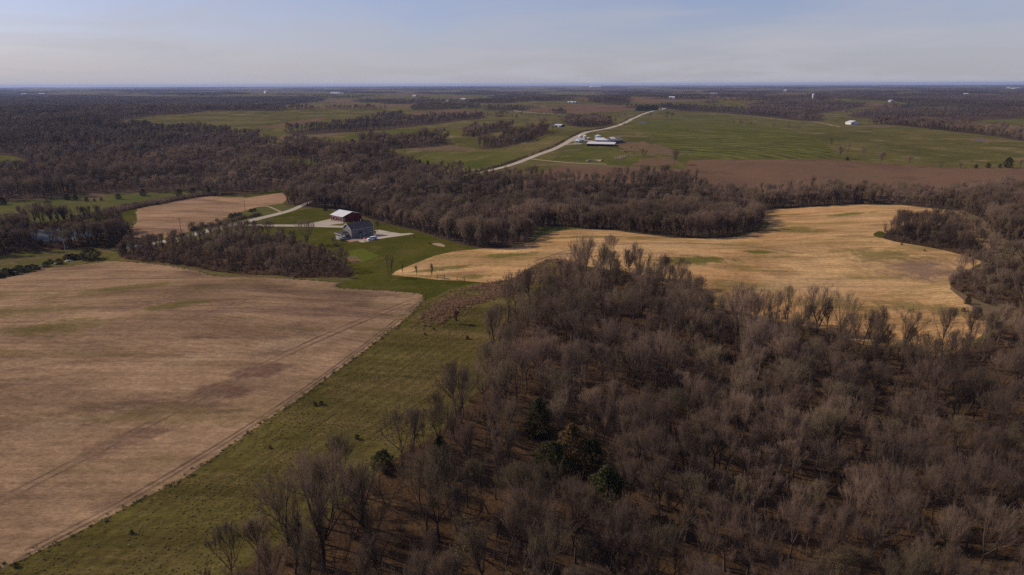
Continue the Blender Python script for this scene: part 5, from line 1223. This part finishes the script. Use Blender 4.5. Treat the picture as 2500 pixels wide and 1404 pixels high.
m = MB(); s = (7.6 - 4.0) / 10; m.prismx([(4.5, 4.0 + 4.5 * s + .25), (10.0, 7.6 + .25), (10.0, 7.6 + .32), (4.5, 4.0 + 4.5 * s + .32)], L * .25, L * .62); m.build('roof_panel', 'roof_white', t)
shed('farm_house', 'small grey-roofed farmhouse beside the road at the far farmyard', 'house', (1411, 347.5), (1427, 346.0), 9, 3.0, 5.2, 'white_paint', 'roof_galv', 'x', ((.3, 1.3, 1, 2.1, 'glass_dark'), (.7, 1.5, 1.4, 1.2, 'glass_dark')))
shed('farm_garage', 'low pale-roofed garage joined to the yard of the far farmhouse', 'garage', (1402.5, 348.2), (1413, 348.4), 7, 2.4, 3.6, 'white_paint', 'roof_galv', 'x', ((.5, 1.1, 3.5, 2.0, 'door_grey'),))
def round_bin(name, label, px_, py_, R, h, hr, mat, roof):
    p = G1(px_, py_); t = thing(name, label, 'silo', p); n = 20
    m = MB(); m.tube([(0, 0, -.8), (0, 0, h * .33), (0, 0, h * .66), (0, 0, h)], [R] * 4, n); m.build('drum', mat, t)
    m = MB(); m.tube([(0, 0, h + .003), (0, 0, h + hr * .9), (0, 0, h + hr)], [R * 1.05, R * .18, R * .12], n); m.build('roof', roof, t)
    MB().box(-.45, .45, -R - .12, -R + .1, 0, 2.0).build('hatch', 'grey_paint', t)
    m = MB(); m.box(R * .7, R * .7 + .08, -R * .78, -R * .70, 0, h); m.box(R * .7 + .4, R * .7 + .48, -R * .78, -R * .70, 0, h); m.build('ladder', 'chrome', t)
round_bin('grain_bin', 'large grey-green steel grain bin with a cone roof behind the machine shed', 1460, 342, 4.6, 5.6, 2.0, 'bin_steel', 'roof_galv')
round_bin('grain_bin', 'cream feed bin close to the far farmhouse', 1416.5, 342, 2.4, 5.6, 1.2, 'tan_paint', 'white_paint')
round_bin('grain_bin', 'cream feed bin standing between the farmhouse and the grain bin', 1428, 342, 2.6, 5.9, 1.3, 'tan_paint', 'white_paint')
round_bin('grain_bin', 'short dark squat bin beside the cream feed bins', 1436.5, 342.5, 2.3, 3.2, .8, 'roof_rust', 'white_paint')
shed('hay_shed', 'lone open hay shed with a pale roof on the far pasture', 'shed', (1351, 310.5), (1369, 310.3), 13, 3.6, 5.6, 'wood_grey', 'roof_galv', 'x', ((.35, 1.5, 5, 2.9, 'doorway_shade'), (.7, 1.4, 2.2, 2.4, 'white_paint')))
shed('white_barn', 'white metal barn at the crest of the far pasture', 'barn', (2077, 304.5), (2099, 304), 18, 5, 8.2, 'white_paint', 'roof_white', 'y', ((.25, 1.8, 4, 3.2, 'door_grey'),))
# round bales in rows
rh = np.random.default_rng(4); nb = 12
bm_ = MB(); bm_.tube([(-.75, 0, 0), (-.7, 0, 0), (0, 0, 0), (.7, 0, 0), (.75, 0, 0)], [.66, .76, .78, .76, .66], 14); BALE = mesh_of('bale', bm_.v, bm_.f, 'hay')
p0 = G1(1506, 389); p1 = G1(1526, 381); ux = (p1 - p0)[:2] / np.linalg.norm((p1 - p0)[:2]); un = np.array([-ux[1], ux[0]])
ctr = (p0 + p1)[:2] / 2; Lb = np.linalg.norm((p1 - p0)[:2])
for i in range(4):
    for j in range(7):
        q = ctr + ux * (j / 6 - .5) * min(Lb, 26) + un * (i - 1.5) * 2.4 + rh.normal(0, .25, 2)
        o = link('hay_bale', BALE, None, (q[0], q[1], float(Hgt(*q)) + .74), math.atan2(ux[1], ux[0]) + rh.normal(0, .08), 1.0)
        tag(o, 'tan round hay bale lined up in rows below the far farmyard', 'bale', 'stored hay bales')
# black cattle on the far pasture and by the barn
def cow_mesh():
    me = bpy.data.meshes.new('cow'); V = [(0, 0, 1.05), (-.75, 0, 1.08), (.7, 0, 1.12), (1.0, 0, 1.25), (1.25, 0, .95), (1.55, 0, .75)]
    E_ = [(0, 1), (0, 2), (2, 3), (3, 4), (4, 5)]; R_ = [(.36, .42), (.30, .36), (.32, .40), (.2, .24), (.16, .18), (.09, .10)]
    for x, y, par in ((-.75, -.22, 1), (-.75, .22, 1), (.62, -.2, 2), (.62, .2, 2)):
        i = len(V); sg = -.05 if x < 0 else .02
        V += [(x, y, .72), (x + sg * 2, y, .38), (x + sg, y, .0)]; E_ += [(par, i), (i, i + 1), (i + 1, i + 2)]; R_ += [(.13, .15), (.07, .07), (.06, .06)]
    i = len(V); V += [(-1.0, 0, 1.05), (-1.08, 0, .6)]; E_ += [(1, i), (i, i + 1)]; R_ += [(.06, .06), (.03, .03)]
    i = len(V); V += [(1.2, -.22, 1.08), (1.2, .22, 1.08)]; E_ += [(4, i), (4, i + 1)]; R_ += [(.04, .03)] * 2
    me.from_pydata(V, E_, []); o = bpy.data.objects.new('cow_tmp', me); COL.objects.link(o)
    m = o.modifiers.new('skin', 'SKIN'); me.skin_vertices[0].data[0].use_root = True
    for k, (a, b) in enumerate(R_): me.skin_vertices[0].data[k].radius = (a, b)
    s = o.modifiers.new('sub', 'SUBSURF'); s.levels = 1
    dg = bpy.context.evaluated_depsgraph_get(); out = bpy.data.meshes.new_from_object(o.evaluated_get(dg)); bpy.data.objects.remove(o); out.materials.clear(); out.materials.append(MAT['cow_black']); out.name = 'cow'; return out
COW = cow_mesh()
for px_, py_ in ((1806, 290), (1819, 295), (1836, 286), (1848, 289), (1856, 298), (1862, 300), (1870, 292), (1884, 294), (1889, 301), (1908, 292), (1918, 297), (1929, 294)):
    p = G1(px_, py_); tag(link('cow', COW, None, tuple(p), rh.uniform(0, 6.28)), 'black cow grazing on the pasture above the striped green field', 'cow', 'cattle on the upper pasture')
for px_, py_ in ((1525, 372), (1529, 373), (1533, 371), (1548, 376), (1560, 366), (1541, 362)):
    p = G1(px_, py_); tag(link('cow', COW, None, tuple(p), rh.uniform(0, 6.28)), 'black cow on the bare brown ground beside the far farmyard', 'cow', 'cattle by the farmyard')
for px_, py_ in ((1096, 353), (1106, 353), (1124, 356), (1163, 360), (1278, 360)):
    p = G1(px_, py_); tag(link('cow', COW, None, tuple(p), rh.uniform(0, 6.28)), 'black cow on the pasture beside the long copse', 'cow', 'cattle by the copse')
# earth bank in the farm pasture
p = G1(1453, 394); n = 14; m = MB()
v = []
for k in range(n + 1):
    a = PI * (k / n) + .2; ra = 8.0
    for rr_, hh_ in ((ra - 2.2, -.2), (ra - .6, 1.5), (ra + .3, 1.6), (ra + 2.6, -.2)): v.append((rr_ * math.cos(a), rr_ * .7 * math.sin(a), hh_ * (1 + .15 * math.sin(5 * a))))
m.add(v, [(k * 4 + j, k * 4 + j + 1, (k + 1) * 4 + j + 1, (k + 1) * 4 + j) for k in range(n) for j in range(3)] + [(0, 3, 2, 1), (n * 4, n * 4 + 1, n * 4 + 2, n * 4 + 3)])
tag(m.build('earth_bank', 'sand', None, loc=tuple(p)), 'curved tan earth bank in the green pasture below the farmyard', 'bank')

# ---- remote farm buildings
def remote(label, a, w, dep, h, cat='building', roof='roof_galv', wall='grey_paint', nm='farm_building'):
    d = np.linalg.norm(G1(*a)); half = w / 2
    t, L = shed(nm, label, cat, (a[0] - half, a[1]), (a[0] + half, a[1]), dep, h, h * 1.5, wall, roof, 'x', ((.3, h * .4, max(2, h * .6), h * .7, 'doorway_shade'),))
remote('white distant barn beside the far ploughed field', (1640, 242), 15, 25, 8, 'barn', 'roof_white', 'white_paint')
remote('white distant farmhouse in the middle of the group behind a large bare tree', (1395, 253), 6, 14, 6, 'house', 'roof_white', 'white_paint')
remote('white distant shed at the end of the group behind a large bare tree', (1387, 252), 4, 12, 5, 'shed')
remote('small white distant outbuilding next to the white farmhouse group', (1403, 252.5), 4, 10, 5, 'shed')
remote('low dark-roofed distant shed at a bare copse', (1110, 264.5), 18, 20, 5, 'shed', 'roof_rust', 'wood_grey')
remote('tiny white shed beside the dark-roofed shed', (1142, 264), 3, 8, 5, 'shed')
remote('white distant farmhouse roof among trees by the brown field', (1092, 247.5), 8, 18, 6, 'house')
remote('pale distant farmhouse among hedgerow trees', (1130, 245), 12, 16, 7, 'house', 'roof_galv')
remote('white distant shed on the open green rise', (1010, 236.5), 8, 25, 8, 'shed')
remote('long white poultry house on the far plain', (816, 229), 20, 40, 9, 'poultry house')
remote('second long white poultry house on the far plain, lower roofed', (833, 229.6), 12, 30, 6, 'poultry house')
remote('bright white distant house deep in the left woods', (651, 227.5), 5, 30, 14, 'house', 'roof_white', 'white_paint')
remote('pale long building far off in the left woods', (60, 231.5), 12, 40, 9)
remote('pale long building beside another far off in the left woods', (100, 231), 14, 40, 9)
remote('white warehouse complex on the horizon', (1456, 213.5), 24, 200, 22, 'warehouse', 'roof_white', 'white_paint')
remote('white distant house in a clearing of the right woods', (2177, 249.5), 5, 14, 7, 'house')
remote('white distant farm roof above the right woods', (2360, 232.5), 9, 30, 9)
remote('white distant building close under the horizon of the right woods', (2462, 216.5), 10, 60, 14)
remote('long white distant building under the horizon of the right woods', (2485, 218), 14, 60, 12)
remote('pale distant farm on a rise in the right woods', (1916, 223.5), 6, 40, 12)
remote('grey distant farm roofs beyond the brown field', (1742, 229.5), 16, 30, 6, 'building', 'roof_galv', 'grey_paint')
remote('white distant house where the gravel road meets the tree line', (1622, 269), 7, 9, 4, 'house')
p = G1(1984, 244.5); d = np.linalg.norm(p - CAM); t = thing('concrete_silo', 'tall pale concrete silo standing above the distant woods', 'silo', p)
Rr = 2.2 / FPX * d; hh = 11.5 / FPX * d; m = MB(); m.tube([(0, 0, -1), (0, 0, hh * .5), (0, 0, hh)], [Rr, Rr, Rr], 18); m.build('drum', 'concrete', t)
m = MB(); m.tube([(0, 0, hh + .003), (0, 0, hh + Rr * .5), (0, 0, hh + Rr * .8)], [Rr * 1.02, Rr * .75, Rr * .2], 18); m.build('dome', 'white_paint', t)

# ------------------------------------------------------------------ the air
B = 45000.0; zb, zt = float(V3[:, 2].min()) - 4.0, 112.0
hb = MB().box(-B, B, -B, B, zb, zt)
hm = bpy.data.materials.new('haze'); hm.use_nodes = True; hn = hm.node_tree; hn.nodes.clear()
ho = hn.nodes.new('ShaderNodeOutputMaterial'); hv = hn.nodes.new('ShaderNodeVolumePrincipled')
hv.inputs['Color'].default_value = (.52, .64, 1.0, 1); hv.inputs['Density'].default_value = HAZE; hv.inputs['Anisotropy'].default_value = .15
hn.links.new(hv.outputs[0], ho.inputs['Volume'])
haze = link('haze', mesh_of('haze', hb.v, hb.f, hm)); tag(haze, kind='stuff'); haze['label'] = 'thin blue haze in the air over the farmland'
